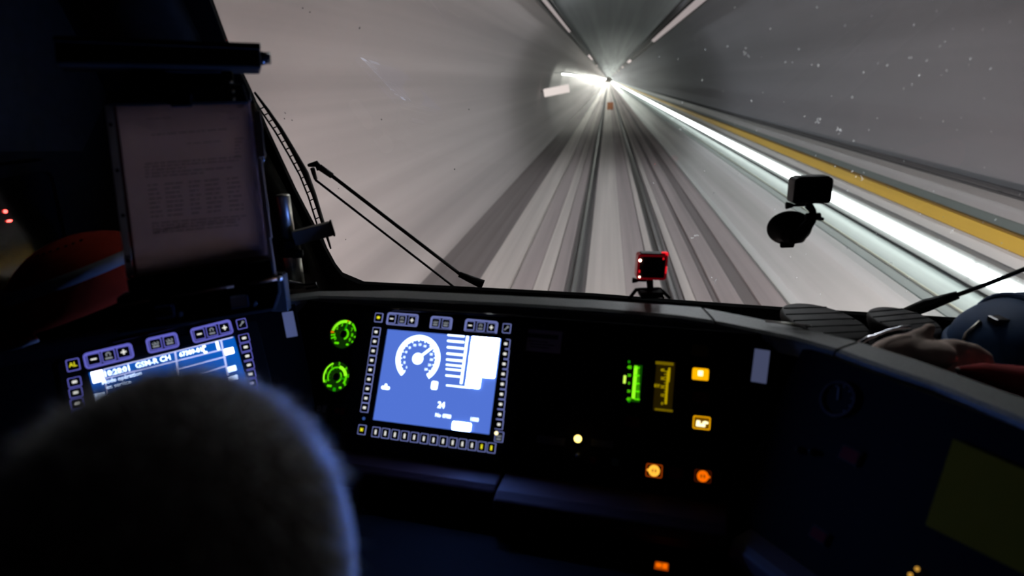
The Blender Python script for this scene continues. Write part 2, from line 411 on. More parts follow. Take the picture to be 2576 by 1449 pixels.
hr = thing('handrail', (4.2, 0, 0.4), 'dark round handrail running along the right tunnel wall', 'handrail')
for zz, r in ((0.42, .03), (0.37, .018)):
    MB().tube([(wall_x(zz) - .12, Y0, zz), (wall_x(zz) - .12, 100, zz), (wall_x(zz) - .12, Y1, zz)], r, 8).build('rail_tube', M_DKTUBE, hr)
for k in range(12):
    yy = 8 + k * 12
    MB().bbox((wall_x(.4) - .12, yy, .38), (wall_x(.4) + .02, yy + .05, .41)).build('bracket', M_DKTUBE, hr)
# luminous strip low on the right wall: tubes end to end
ls = thing('light_strip', (4.1, 0, -0.6), 'glowing white light strip at the foot of the right tunnel wall', 'lamp')
closed_sweep(MB(), [(4.02, -.64), (4.16, -.64), (4.24, -.35), (4.10, -.35)]).build('housing', mat('grey lamp housing', (.36, .37, .37), .5), ls)
seg = [2, 8, 14, 20, 26, 33, 41, 50, 62, 78, 100, 130, 170, 230, 310, 420, 600, 880]
for a, b in zip(seg[:-1], seg[1:]):
    MB().rings([[A(x, yy, z) for x, z in ((4.01, -.555), (4.045, -.57), (4.09, -.42), (4.055, -.405))] for yy in (a, b - .05)], True, True, False).build('tube', E_TUBE, ls)
# unseen fill lights added under the crown, over and ahead of the train
for k in range(8):
    yy = -3 + k * 4.0; c = A(1.0, yy, 4.46)
    t = thing('crown_fill_light', c, ['rearmost', 'second', 'third', 'fourth', 'fifth', 'sixth', 'seventh', 'foremost'][k] + ' added fill light under the tunnel crown, out of view above the train', 'lamp', 'crown fill lights')
    nn = nrm(A(TC - c[0], 0, TZ - c[2])); uu = nrm(np.cross(A(0, 1, 0), nn))
    MB().box(c - nn * .04, uu * .16, A(0, .8, 0), nn * .04).build('housing', M_CABLE, t, bevel=.01)
    MB().box(c + nn * .005, uu * .14, A(0, .76, 0), nn * .006).build('diffuser', E_CROWN_FILL, t)
# side conduits with receding luminaires
def conduit(x, z, w, label):
    c = A(x, 0, z); nn = nrm(A(TC - x, 0, TZ - z)); uu = nrm(np.cross(A(0, 1, 0), nn)); L = []
    t = thing('cable_tray', (x, 0, z), label, 'cable tray')
    for dd, hw, mt, nm in ((0, w, M_CABLE, 'tray'), (w * 2.1, w * .35, M_CABLE, 'conduit'), (-w * 2.0, w * .3, M_CABLE, 'conduit')):
        q = c + uu * dd
        MB().rings([[q + uu * (a * hw) + nn * (b * .05) + A(0, yy, 0) for a, b in ((-1, -1.5), (1, -1.5), (1, 1), (-1, 1))] for yy in (Y0, 40, Y1)], True, True, False).build(nm, mt, t)
    return c, nn, uu
cR = conduit(2.62, 3.83, .09, 'dark cable tray on the upper right of the tunnel vault')
cL = conduit(-1.88, 3.93, .07, 'dark cable tray on the upper left of the tunnel vault')
def side_lamp(cc, y0, y1, w, label, grp):
    c, nn, uu = cc
    t = thing('side_lamp', c + A(0, (y0 + y1) / 2, 0), label, 'lamp', grp)
    MB().box(c + nn * .09 + A(0, (y0 + y1) / 2, 0), uu * (w * 1.1), A(0, (y1 - y0) / 2, 0), nn * .035).build('housing', M_CABLE, t)
    MB().box(c + nn * .13 + A(0, (y0 + y1) / 2, 0), uu * w, A(0, (y1 - y0) / 2 - .02, 0), nn * .012).build('diffuser', E_PINKD if y0 < 40 else E_PINK, t)
for i, (a, b) in enumerate(((16, 43), (84, 96), (126, 137), (176, 187), (236, 248), (310, 323))):
    side_lamp(cR, a, b, .10 if i == 0 else .16, ['long pinkish luminaire on the right cable tray, nearest one', 'pinkish luminaire on the right cable tray, second from the train',
              'pinkish luminaire on the right cable tray, third from the train', 'pinkish luminaire on the right cable tray, fourth from the train',
              'pinkish luminaire on the right cable tray, fifth from the train', 'pinkish luminaire on the right cable tray, farthest one'][i], 'right tray luminaires')
for i, (a, b) in enumerate(((18, 34), (66, 82), (110, 120))):
    side_lamp(cL, a, b, .05 if i == 0 else .08, ['long pinkish luminaire on the left cable tray, nearest one', 'pinkish luminaire on the left cable tray, middle one',
              'pinkish luminaire on the left cable tray, farthest one'][i], 'left tray luminaires')
# strong lamps far along the left wall
far_y = (46, 56, 68, 83, 102, 126, 160, 210, 280, 380, 520, 700, 890)
far_l = (9, 18, 28, 40, 52, 75, 105, 140, 180, 220, 260, 300)
far_n = ('nearest', 'second', 'third', 'fourth', 'fifth', 'sixth', 'seventh', 'eighth', 'ninth', 'tenth', 'eleventh', 'farthest')
for i in range(12):
    ya, yb = far_y[i], far_y[i + 1] - 1.0; ym = (ya + yb) / 2
    z = 2.1; xw = TC - math.sqrt(TR**2 - (z - TZ)**2); x = xw + .6
    t = thing('wall_lamp', (xw + .1, ym, z), far_n[i] + ' white tube lamp far down the left tunnel wall', 'lamp', 'far wall lamps')
    MB().bbox((x - .05, ya, z + .0), (x + .05, yb, z + .08)).build('housing', M_CABLE, t)
    for yy in (ya + .5, yb - .5): MB().bbox((xw - .02, yy - .05, z + .03), (x, yy + .05, z + .07)).build('bracket', M_CABLE, t)
    MB().bbox((x - .05, ya, z - .08), (x + .05, yb, z)).build('diffuser', glow('far luminaire diffuser %d' % i, (0.93, 1.0, 0.92), far_l[i]), t)
# sign on the left wall and a marker board in the track
sg = thing('wall_sign', at_y(1400, 232, 40) - A(0, 0, .3), 'pale pink sign plate with added glow on the left tunnel wall', 'sign')
pl = Panel(at_y(1400, 228, 40), A(.985, 0, .17), A(0, 0, -1))
MB().rrect(pl, 0, 0, .72, .22, .03, 0, .05).build('plate', E_SIGN, sg)  # plate carries added emission to stand out brighter than the wall
MB().bbox((-3.85, 40.05, at_y(1400, 228, 40)[2] - .05), (-2.4, 40.12, at_y(1400, 228, 40)[2] + .05)).build('bracket', M_CABLE, sg)
mk = at_y(1535, 268, 78)
mo = thing('marker_board', (mk[0], 78, SLAB_Z), 'small orange marker board standing between the rails', 'board')
MB().bbox((mk[0] - .33, 78, SLAB_Z + .1), (mk[0] + .33, 78.06, mk[2] + .45)).build('plate', mat('orange board', (.62, .25, .13), .6), mo)
for s in (-.2, .2): MB().bbox((mk[0] + s - .03, 78.06, SLAB_Z - .08), (mk[0] + s + .03, 78.12, mk[2] + .3)).build('post', M_CABLE, mo)

# ================================================================== SETTING: the cab
G0, G1, GLEAN = A(-0.688, 1.705, 1.14), A(0.674, 1.523, 1.14), 26.5
gu = nrm(G1 - G0); gnh = A(gu[1], -gu[0], 0); gl = math.radians(GLEAN)
GLASS = Panel(G0, gu, -(ZUP * math.cos(gl) + gnh * math.sin(gl)))
def gz(a, z): """v on the glass plane for a height"""; return (G0[2] - z) / math.cos(gl)
outline_px = [(430, -230), (520, -20), (566, 105), (624, 225), (672, 335), (740, 480), (803, 600), (840, 668), (862, 696), (905, 714), (1200, 729), (1500, 745), (1700, 761), (2000, 782), (2300, 800), (2560, 816)]
gpts = [GLASS.uv(*q) for q in outline_px]
gpts += [(2.02, gpts[-1][1] + .0), (2.08, -.05), (2.05, -1.05), (gpts[0][0], -1.1)]
w1 = thing('window_1', G0, '', '')
for k in ('label', 'category'): del w1[k]
w1['kind'] = 'structure'
# pane
def glass_mat():
    mt = bpy.data.materials.new('windscreen glass'); mt.use_nodes = True; nt = mt.node_tree; nt.nodes.clear()
    out = nt.nodes.new('ShaderNodeOutputMaterial'); tr = nt.nodes.new('ShaderNodeBsdfTransparent'); gs = nt.nodes.new('ShaderNodeBsdfGlossy')
    mx = nt.nodes.new('ShaderNodeMixShader'); fr = nt.nodes.new('ShaderNodeFresnel'); fr.inputs[0].default_value = 1.45
    tr.inputs[0].default_value = (.95, .97, .96, 1); gs.inputs['Roughness'].default_value = 0.0
    nt.links.new(fr.outputs[0], mx.inputs[0]); nt.links.new(tr.outputs[0], mx.inputs[1]); nt.links.new(gs.outputs[0], mx.inputs[2]); nt.links.new(mx.outputs[0], out.inputs[0])
    t2 = bpy.data.materials.new('glass outer face'); t2.use_nodes = True; n2 = t2.node_tree; n2.nodes.clear()
    o2 = n2.nodes.new('ShaderNodeOutputMaterial'); tt = n2.nodes.new('ShaderNodeBsdfTransparent'); tt.inputs[0].default_value = (1, 1, 1, 1); n2.links.new(tt.outputs[0], o2.inputs[0])
    return mt, t2
M_GLASS, M_GLASS2 = glass_mat()
mb = MB(); mb.prism([GLASS.p(a, b, 0) for a, b in gpts], GLASS.n * -0.012)
pane = mb.build('pane', [M_GLASS, M_GLASS2], w1)
for k, q in enumerate(pane.data.polygons): q.material_index = 0 if k == 0 else 1
# gasket around the opening
def offset_poly(pts, d):
    n = len(pts); out = []
    for i in range(n):
        p0, p1, p2 = A(*pts[i - 1]), A(*pts[i]), A(*pts[(i + 1) % n])
        e1, e2 = nrm(p1 - p0), nrm(p2 - p1); n1, n2 = A(e1[1], -e1[0]), A(e2[1], -e2[0])
        bi = n1 + n2; bi = bi / max(0.3, np.dot(bi, bi) / 2) if np.dot(bi, bi) > 1e-6 else n1
        out.append(tuple(p1 + bi * d))
    return out
_ar = sum(gpts[i - 1][0] * gpts[i][1] - gpts[i][0] * gpts[i - 1][1] for i in range(len(gpts)))
sgn = 1 if _ar > 0 else -1
def collar(d0, d1, h0, h1):
    a, b = offset_poly(gpts, sgn * d0), offset_poly(gpts, sgn * d1)
    L = [[GLASS.p(x, y, h) for x, y in q] for q, h in ((a, h0), (a, h1), (b, h1), (b, h0), (a, h0))]
    return MB().rings(L, True, False, False)
collar(-.002, .055, -.008, .003).build('gasket', M_BLACKM, w1)
# front wall around the windscreen
outer = offset_poly(gpts, sgn * .055); big = []
cmid = A(np.mean([q[0] for q in gpts]), np.mean([q[1] for q in gpts]))
bx0, bx1, by0, by1 = -0.62, 2.3, -1.6, 1.3
for q in outer:
    d = A(*q) - cmid; k = min((bx1 - cmid[0]) / d[0] if d[0] > 0 else (bx0 - cmid[0]) / d[0] if d[0] < 0 else 9, (by1 - cmid[1]) / d[1] if d[1] > 0 else (by0 - cmid[1]) / d[1] if d[1] < 0 else 9)
    big.append(tuple(cmid + d * k))
L = [[GLASS.p(x, y_, h) for x, y_ in q] for q, h in ((outer, -.06), (outer, .003), (big, .003), (big, -.06), (outer, -.06))]
struct(MB().rings(L, True, False, False).build('wall_front', M_CAB))
cl = thing('cab_fill_light', (1.35, .0, 2.44), 'added dim round cab fill light on the right of the cab ceiling', 'lamp')  # unseen fill light added to brighten the dim cab
MB().lathe(A(1.35, 0, 2.45), -ZUP, [(.17, 0), (.17, .02), (.15, .03)], 28).build('rim', M_CAB, cl)
MB().lathe(A(1.35, 0, 2.42), -ZUP, [(.145, 0), (.13, .012), (.05, .02)], 28).build('diffuser', glow('cab fill light', (1.0, .80, .85), 0.9), cl)
# left pillar trim, proud of the wall, with a rounded edge strip
pp = [GLASS.uv(*q) for q in [(392, -150), (470, 0), (520, 105), (600, 240), (690, 400), (752, 520), (800, 640), (830, 712)]]
pq = [(a - .20, b) for a, b in pp]
t1 = MB(); L = [[GLASS.p(a, b, .012), GLASS.p(a - .006, b, .034), GLASS.p(a - .02, b, .044), GLASS.p(c, d, .05), GLASS.p(c, d, .012)] for (a, b), (c, d) in zip(pp, pq)]
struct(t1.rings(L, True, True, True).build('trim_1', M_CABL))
# left wall, roof, rear, right and floor of the cab
XL, XR = -1.16, 1.62
lw = struct(MB().bbox((XL - .08, -1.3, 0), (XL, 1.85, 2.45)).build('wall_cab_left', M_CAB))
struct(MB().bbox((XR, -1.3, 0), (XR + .08, 1.75, 2.45)).build('wall_cab_right', M_CAB))
struct(MB().bbox((XL - .08, -1.38, 0), (XR + .08, -1.3, 2.45)).build('wall_cab_rear', M_CAB))
struct(MB().bbox((XL - .08, -1.38, 2.45), (XR + .08, 1.7, 2.53)).build('ceiling_cab', M_CAB))
struct(MB().bbox((XL - .08, -1.38, -.08), (XR + .08, 1.9, 0)).build('floor_cab', M_BLACKM))
def wall_pt(x, y, X=XL): r = ray(x, y); return CAM + r * ((X - CAM[0]) / r[0])
a, b = wall_pt(268, -5), wall_pt(352, 118)
struct(MB().tube([a + A(.004, 0, 0), b + A(.004, 0, 0)], .006, 6).build('trim_2', M_BLACKM))
# grey lining panel of the side wall, catching a little light
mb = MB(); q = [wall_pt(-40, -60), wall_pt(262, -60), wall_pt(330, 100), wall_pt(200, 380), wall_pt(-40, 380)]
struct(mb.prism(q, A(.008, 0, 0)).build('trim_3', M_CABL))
# side window
SIDE = Panel(wall_pt(0, 500) + A(.002, 0, 0), A(0, 1, 0), A(0, 0, -1))
if SIDE.n[0] < 0: SIDE.n = -SIDE.n
w2 = thing('window_2', SIDE.P, '', '')
for k in ('label', 'category'): del w2[k]
w2['kind'] = 'structure'
c0, c1 = SIDE.uv(148, 396), SIDE.uv(120, 640)
wx1 = SIDE.uv(150, 480)[0]; wx0 = wx1 - .62; wz0 = c0[1]; wz1 = wz0 + .34
MB().frame(SIDE, (wx0 + wx1) / 2, (wz0 + wz1) / 2, (wx1 - wx0) / 2, (wz1 - wz0) / 2, .022, .04, -.001, .012).build('frame', M_BLACKM, w2)
MB().rrect(SIDE, (wx0 + wx1) / 2, (wz0 + wz1) / 2, (wx1 - wx0) / 2 - .02, (wz1 - wz0) / 2 - .02, .03, -.001, .003).build('pane', mat('dark side pane', (.006, .007, .008), .08), w2)
for (x, y_), r, nm in (((8, 532), .0035, 'round red reflection in the side window, built as a glowing dot'), ((18, 555), .0030, 'small oblong red reflection under the round one in the side window')):
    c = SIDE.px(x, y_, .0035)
    o = MB().lathe(c, SIDE.n, [(r, 0), (r * .95, .003), (r * .5, .0045)], 10).build('red_reflection', E_RED)  # emissive dots stand in for red reflections in the pane
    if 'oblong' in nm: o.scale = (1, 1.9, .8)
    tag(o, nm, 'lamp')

# ================================================================== the console
CP = tilted((-0.2, 1.20, 1.22), -9, 30)      # centre panel
LP = tilted((-0.785, 1.13, 1.22), 34, 32)    # left wing panel
RP = tilted((0.335, 1.065, 1.215), -54, 30)  # right wing panel
LPR = LP.rot(-3)
cons = thing('driver_console', (-0.2, 1.1, 0), 'dark curved driver console wrapped around the seat, with grey padded top', 'console')
def slab(pl, u0, u1, v0, v1, th, name, mt, h=0.0, bevel=.002):
    return MB().box(pl.p((u0 + u1) / 2, (v0 + v1) / 2, h - th / 2), pl.u * ((u1 - u0) / 2), pl.v * ((v1 - v0) / 2), pl.n * (th / 2)).build(name, mt, cons, bevel=bevel)
slab(CP, -.43, .535, -.012, .285, .03, 'centre_panel', M_CONS)
slab(LP, -.40, .20, -.012, .30, .03, 'left_panel', M_CONS)
slab(RP, -.03, .75, -.012, .33, .03, 'right_panel', M_CONS)
# padded caps: front edge, back edge (plan) in three lengths with seams
CAPZ = 1.235
def cap_piece(front, back, name, z0=CAPZ, th=.034, mt=M_CAP):
    fr = [at_z(x, y_, z0) for x, y_ in front]; bk = [at_z(x, y_, z0 + .002) for x, y_ in back]
    loops = []
    for a, b in zip(fr, bk):
        d = nrm((b - a) * A(1, 1, 0)); w = np.linalg.norm(b - a)
        loops.append([a + d * .018 - ZUP * th, a - ZUP * th * .92, a - ZUP * th * .3 , a + d * .003 - ZUP * .004, a + d * .010, b - d * .006, b - ZUP * .006, b - ZUP * th])
    return MB().rings(loops, True, True, False).build(name, mt, cons, bevel=.002)
cap_piece([(690, 759), (800, 747), (1000, 753), (1300, 767), (1500, 779), (1700, 796), (1800, 810)],
          [(690, 742), (800, 730), (1000, 728), (1300, 742), (1500, 752), (1680, 764), (1762, 770)], 'cap')
cap_piece([(1803, 811), (1900, 831), (2000, 852), (2098, 880)], [(1765, 771), (1880, 793), (2000, 818), (2165, 857)], 'cap')
cap_piece([(2101, 881), (2200, 917), (2350, 968), (2576, 1060), (2750, 1135), (3050, 1270)], [(2168, 858), (2280, 892), (2390, 930), (2576, 998), (2760, 1060), (3090, 1170)], 'cap')
# dark low cap of the left wing
cap_piece([(-120, 905), (0, 880), (285, 832), (500, 792), (686, 760)], [(-200, 800), (-60, 790), (240, 752), (480, 728), (686, 740)], 'left_cap', mt=M_CONS)
# thin bright-edged bead above each screen
for pl, x0, x1 in ((CP, (975, 779), (1300, 797)), (LP, (285, 862), (648, 774))):
    a, b = pl.px(*x0, .004), pl.px(*x1, .004)
    MB().tube([a, (a + b) / 2, b], .0028, 8).build('bead', M_BLACKG, cons)
# ledge below the panel: left wood-grained, right plain
def ledge(pl, u0, u1, v, mt, name, dep=.055, drop=.05):
    d = nrm(pl.n * A(1, 1, 0))
    a0, a1 = pl.p(u0, v, 0), pl.p(u1, v, 0)
    pr = [(0, 0), (dep * .7, -.004), (dep * .95, -.012), (dep, -.028), (dep * .9, -drop), (-.01, -drop)]
    L = [[q + d * x + ZUP * z for x, z in pr] for q in (a0, a1)]
    return MB().rings(L, True, True, False).build(name, mt, cons, bevel=.004)
u_mid = CP.uv(1268, 1188)[0]
vL = CP.uv(1080, 1162)[1]; vR = CP.uv(1550, 1226)[1]
ledge(CP, -.43, u_mid - .002, vL, M_LEDGE, 'ledge', .05)
ledge(CP, u_mid + .002, CP.uv(1832, 1270)[0], vR, M_LEDGE, 'ledge', .075)
ledge(RP, RP.uv(1900, 1300)[0], .75, .285, mat('right ledge grey', (.06, .05, .06), .5), 'ledge', .05)
# body under the panels and the lower desk
bodyp = [(-1.1, .80), (-.97, .93), (-.62, 1.17), (.26, 1.02), (.42, .80), (.75, .35), (1.0, .45), (.65, 1.15), (.45, 1.35), (-.75, 1.45), (-1.13, 1.2)]
MB().prism([A(x, y_, 0.02) for x, y_ in bodyp], ZUP * .90).build('body', M_CONS, cons)
MB().prism([A(x, y_, 1.0) for x, y_ in [(-1.1, 1.0), (-.92, 1.17), (-.70, 1.30), (.1, 1.30), (.30, 1.22), (.45, 1.05), (.78, .60), (.95, .72), (.66, 1.30), (.55, 1.42), (-.7, 1.58), (-1.13, 1.5)]], ZUP * .14).build('shelf', M_BLACKM, cons)
deskp = [(-1.1, .70), (-.97, .90), (-.62, 1.14), (.26, 1.0), (.42, .78), (.70, .34), (.42, .22), (.16, .56), (-.02, .68), (-.5, .74), (-.75, .60), (-.95, .45)]
MB().prism([A(x, y_, .885) for x, y_ in deskp], ZUP * .03).build('desk_top', mat('desk black', (.003, .003, .003), .9, spec=.05), cons, bevel=.006)

# ------------------------------------------------------------------ display units
def mpx(pl, x, y_): """metres per pixel at a spot of a panel"""; return np.dot(pl.px(x, y_) - CAM, FW) / F
def key(par, pl, x, y_, w, h, sym='dot', ring=E_LILAC, symcol=E_KEYW, hh=.004):
    a, b = pl.uv(x, y_); k = mpx(pl, x, y_); hw, hv = w * k / 2, h * k / 2
    bt = MB().rrect(pl, a, b, hw * .8, hv * .8, hw * .18, 0, hh + .001).build('button', M_BLACK, par)
    if ring: MB().frame(pl, a, b, hw * .94, hv * .94, hw * .13, hw * .2, 0, hh + .0006).build('outline', ring, bt)
    g = MB(); z = hh + .0016
    def bar(dx, dy, lx, ly): g.rrect(pl, a + dx * hw, b + dy * hv, lx * hw, ly * hv, min(lx * hw, ly * hv) * .6, z - .0004, z, 3)
    if sym == 'dot': bar(0, 0, .36, .26)
    elif sym == 'drop': bar(0, 0, .2, .42)
    elif sym == 'minus': bar(0, 0, .42, .13)
    elif sym == 'plus': bar(0, 0, .4, .12); bar(0, 0, .12, .42)
    elif sym == 'bulb':
        g.arc(pl, a, b - hv * .2, hw * .2, hw * .38, -140, 140, z, n=10); bar(0, .42, .5, .14)
    elif sym == 'loop':
        g.arc(pl, a - hw * .25, b - hv * .12, hw * .14, hw * .28, 0, 300, z, n=8); g.arc(pl, a + hw * .25, b - hv * .12, hw * .14, hw * .28, 0, 300, z, n=8); bar(0, .42, .5, .14)
    elif sym == 'wrench':
        d = nrm(pl.u - pl.v); e = nrm(pl.u + pl.v); c = pl.p(a, b, z)
        g.box(c - d * hw * .1, d * hw * .5, e * hw * .11, pl.n * .0002); g.box(c + d * hw * .42 + e * hw * .12, d * hw * .2, e * hw * .09, pl.n * .0002); g.box(c + d * hw * .42 - e * hw * .16, d * hw * .2, e * hw * .09, pl.n * .0002)
    elif sym == 'x':
        for s in (-1, 1):
            d = nrm(pl.u + s * pl.v); e = nrm(pl.u - s * pl.v); g.box(pl.p(a, b, z), d * hw * .42, e * hw * .14, pl.n * .0002)
    elif sym: add_text(g, pl, sym, a, b, hv * 1.0, z, .01, .9)
    if g.v: g.build('symbol', symcol, bt)
    return bt
def keygroup(par, pl, pts, w, h, syms, ring):
    """neighbouring keys sharing one backlit surround"""
    uvs = [pl.uv(*q) for q in pts]; k = mpx(pl, *pts[0]); a = np.mean([q[0] for q in uvs]); b = np.mean([q[1] for q in uvs])
    a0, a1 = A(*uvs[0]), A(*uvs[-1]); ang = math.degrees(math.atan2(a1[1] - a0[1], a1[0] - a0[0])); pr = pl.rot(ang)
    ra = float(np.dot(pl.p(a, b) - pr.P, pr.u)); rb = float(np.dot(pl.p(a, b) - pr.P, pr.v))
    MB().frame(pr, ra, rb, np.linalg.norm(a1 - a0) / 2 + w * k * .68, h * k * .68, w * k * .16, w * k * .3, 0, .0032).build('key_surround', ring, par)
    for q, s_ in zip(pts, syms): key(par, pl, *q, w, h, s_, ring, E_KEYW if s_ in ('minus', 'plus') else E_KEYG)
def lerp_px(a, b, n): return [(a[0] + (b[0] - a[0]) * i / (n - 1), a[1] + (b[1] - a[1]) * i / (n - 1)) for i in range(n)]

# --- centre display
cd = thing('display_unit', CP.px(1095, 1140), 'glowing blue speed display in the middle of the console', 'display', 'console displays')
u0, v0 = CP.uv(938, 786); u1, v1 = CP.uv(1262, 1140)
MB().rrect(CP, (u0 + u1) / 2 - .002, (v0 + v1) / 2, (u1 - u0) / 2 + .024, (v1 - v0) / 2 + .002, .008, -.01, .003).build('bezel', M_BLACK, cd, bevel=.001)
K = mpx(CP, 1095, 960)
key(cd, CP, 955, 800, 23, 25, 'dot', E_LILAC, E_KEYY)
keygroup(cd, CP, [(988, 803), (1014, 805), (1039, 807)], 22, 24, ['minus', 'bulb', 'plus'], E_LILAC)
keygroup(cd, CP, [(1098, 813), (1124, 815)], 23, 25, ['loop', 'loop'], E_LILAC)
keygroup(cd, CP, [(1185, 820), (1211, 823), (1238, 825)], 23, 25, ['minus', 'bulb', 'plus'], E_LILAC)
key(cd, CP, 1276, 827, 23, 26, 'wrench', E_LILAC, E_KEYG)
for q in lerp_px((949, 836), (920, 1026), 9): key(cd, CP, *q, 23, 25, 'dot')
for q in lerp_px((1274, 866), (1257, 1068), 9): key(cd, CP, *q, 23, 26, 'dot')
for i, q in enumerate(lerp_px((948, 1087), (1238, 1127), 13)): key(cd, CP, *q, 23, 27, 'drop', symcol=E_KEYW if i < 11 else E_KEYY)
key(cd, CP, 913, 1081, 23, 26, 'x', symcol=E_KEYY)
lk = key(cd, CP, 1257, 1099, 24, 28, 'loop', symcol=E_KEYG)
MB().lathe(CP.px(1251, 1090, .006), CP.n, [(4.5 * K, 0), (4 * K, .002), (2 * K, .003)], 12).build('key_lamp', E_YELLOWW, lk)
MB().lathe(CP.px(917, 1053, .003), CP.n, [(4 * K, 0), (3.4 * K, .0015)], 12).build('status_light', E_BLUELED, cd)
sc = [CP.uv(*q) for q in ((975, 826), (1256, 850), (1238, 1099), (943, 1058))]
su = (sc[0][0] + sc[3][0]) / 2, (sc[1][0] + sc[2][0]) / 2; sv = (sc[0][1] + sc[1][1]) / 2, (sc[2][1] + sc[3][1]) / 2
sa, sb, sw, sh = (su[0] + su[1]) / 2, (sv[0] + sv[1]) / 2, (su[1] - su[0]) / 2, (sv[1] - sv[0]) / 2
MB().frame(CP, sa, sb, sw + 13 * K, sh + 9 * K, 12 * K, 5 * K, .002, .0055).build('screen_surround', mat('screen surround', (.03, .035, .05), .25), cd)
scr = MB().rrect(CP, sa, sb, sw, sh, 4 * K, .001, .0035).build('screen', E_FIELD, cd)
def sbox(par, pl, c, w, h, mt, name, rad=2.0, z=.0042, k=None):
    k = k or mpx(pl, *c); a, b = pl.uv(*c)
    return MB().rrect(pl, a, b, w * k / 2, h * k / 2, max(min(rad, w / 2 - .1, h / 2 - .1), .2) * k, z - .0006, z, 3).build(name, mt, par)
ga, gb = CP.uv(1053, 903)
g = MB(); g.arc(CP, ga, gb, 48.5 * K, 60.5 * K, -141, 141, .0042, n=60).build('speed_arc', E_WHITE, scr)
g = MB()
for i in range(26):
    t = -138 + i * 276 / 25
    r0 = 44 if i % 2 == 0 else 47
    g.arc(CP, ga, gb, r0 * K, 51.5 * K, t - 1.1, t + 1.1, .0043, n=1)
g.build('speed_ticks', E_WHITE, scr, kind='stuff')
for i in range(13):
    t = math.radians(-134 + i * 268 / 12)
    if i == 8: continue
    add_text(MB(), CP, str(i * 20), ga + math.sin(t) * 37.5 * K, gb - math.cos(t) * 36 * K, 8.0 * K, .0044, .01, .7).build('speed_number', E_WHITE, scr)
MB().arc(CP, ga, gb, 0.2 * K, 14.5 * K, 0, 360, .0046, n=28).build('needle_hub', E_WHITE, scr)
t = math.radians(48); d = CP.u * math.sin(t) - CP.v * math.cos(t); e = np.cross(d, CP.n)
MB().box(CP.p(ga, gb, .0045) + d * 30 * K, d * 20 * K, e * 3.0 * K, CP.n * .0003).build('needle', E_WHITE, scr)
for c, w, h, nm in (((1095, 970), 20, 24, 'white_tile'), ((1163, 1073), 52, 23, 'white_tile'), ((1224, 898), 62, 106, 'planning_panel'), ((1199, 911), 40, 134, 'planning_panel')):
    sbox(scr, CP, c, w - 3, h - 3, E_TILE if w > 30 else E_WHITE, nm, 4, .0046)
for y_ in (846, 861, 877, 893, 908, 921, 932, 948):
    sbox(scr, CP, (1149 - (y_ - 846) * .05, y_ - 1), 46, 4.8 if y_ < 915 else 4.0, E_WHITE, 'scale_bar', 2, .0043)
sbox(scr, CP, (1155, 973), 66, 3.5, E_WHITE, 'scale_bar', 2, .0043)
for (x, ya, yb, w) in ((1171, 844, 966, 6), (1180, 908, 972, 2.5)):
    sbox(scr, CP, (x - 1, (ya + yb) / 2), w, yb - ya, E_WHITE, 'scale_column', 1, .0044)
sbox(scr, CP, (972, 976), 23, 8, E_WHITE, 'symbol_blob', 4, .0043); sbox(scr, CP, (973, 970), 6, 8, E_WHITE, 'symbol_blob', 2, .0043)
for body, c, s_ in (('24', (1112, 1020), 19), ('No', (1104, 1045), 11), ('0788', (1126, 1048), 11), ('1000', (1195, 1056), 11)):
    a, b = CP.uv(*c); add_text(MB(), CP, body, a, b, s_ * K * 1.12, .0044, .022, .9).build('screen_text', E_WHITE, scr)
sbox(scr, CP, (1066, 831), 52, 4, E_WHITE1, 'top_glint', 1.5, .0042)

# --- left display
ld = thing('display_unit', LP.px(400, 1110), 'blue timetable screen on the left wing, partly hidden by the head', 'display', 'console displays')
u0, v0 = LPR.uv(168, 930); u1, v1 = LPR.uv(632, 820)
MB().rrect(LPR, (u0 + u1) / 2, .145, (u1 - u0) / 2 + .012, .128, .008, -.01, .003).build('bezel', M_BLACK, ld, bevel=.001)
key(ld, LPR, 185, 919, 31, 33, 'AL', E_LILAC2, E_KEYY)
keygroup(ld, LPR, [(237, 905), (274, 896), (312, 887)], 32, 31, ['minus', 'bulb', 'plus'], E_LILAC2)
keygroup(ld, LPR, [(392, 867), (427, 859)], 30, 30, ['loop', 'loop'], E_LILAC2)
keygroup(ld, LPR, [(502, 842), (533, 834), (565, 826)], 27, 29, ['minus', 'bulb', 'plus'], E_LILAC2)
key(ld, LPR, 608, 816, 25, 28, 'wrench', E_LILAC2, E_KEYG)
for i in range(8): key(ld, LPR, 189 + i * 2.9, 962 + i * 26.4, 31, 26, 'dot', E_LILAC2)
for i in range(8): key(ld, LPR, 614 + i * 4, 852 + i * 22.5, 27, 23, 'dot', E_LILAC2)
for i in range(7): key(ld, LPR, 250 + i * 57, 1190 - i * 15.5, 30, 26, 'dot', E_LILAC2)
tl, tr, br = LPR.uv(222, 938), LPR.uv(590, 846), LPR.uv(601, 940)
dirx = nrm(A(*tr) - A(*tl)); LQ = LPR.rot(math.degrees(math.atan2(dirx[1], dirx[0])))
tl, tr = LQ.uv(222, 938), LQ.uv(590, 846); W = tr[0] - tl[0]; Hh = W * .74
KL = mpx(LP, 400, 930)
MB().frame(LQ, tl[0] + W / 2, tl[1] + Hh / 2, W / 2 + .004, Hh / 2 + .004, .005, .005, .002, .0055).build('screen_surround', mat('screen surround', (.03, .035, .05), .25), ld)
scr = MB().rrect(LQ, tl[0] + W / 2, tl[1] + Hh / 2, W / 2, Hh / 2, .003, .001, .0035).build('screen', E_FIELD2, ld)
def L_at(x, y_): return LQ.uv(x, y_)
def qbox(p0, p1, mt, nm, z=.0043):       # corner pixels of an upright box on the left screen
    a, b = L_at(*p0), L_at(*p1)
    return MB().rrect(LQ, (a[0] + b[0]) / 2, (a[1] + b[1]) / 2, abs(b[0] - a[0]) / 2, abs(b[1] - a[1]) / 2, .0012, z - .0006, z, 3).build(nm, mt, scr)
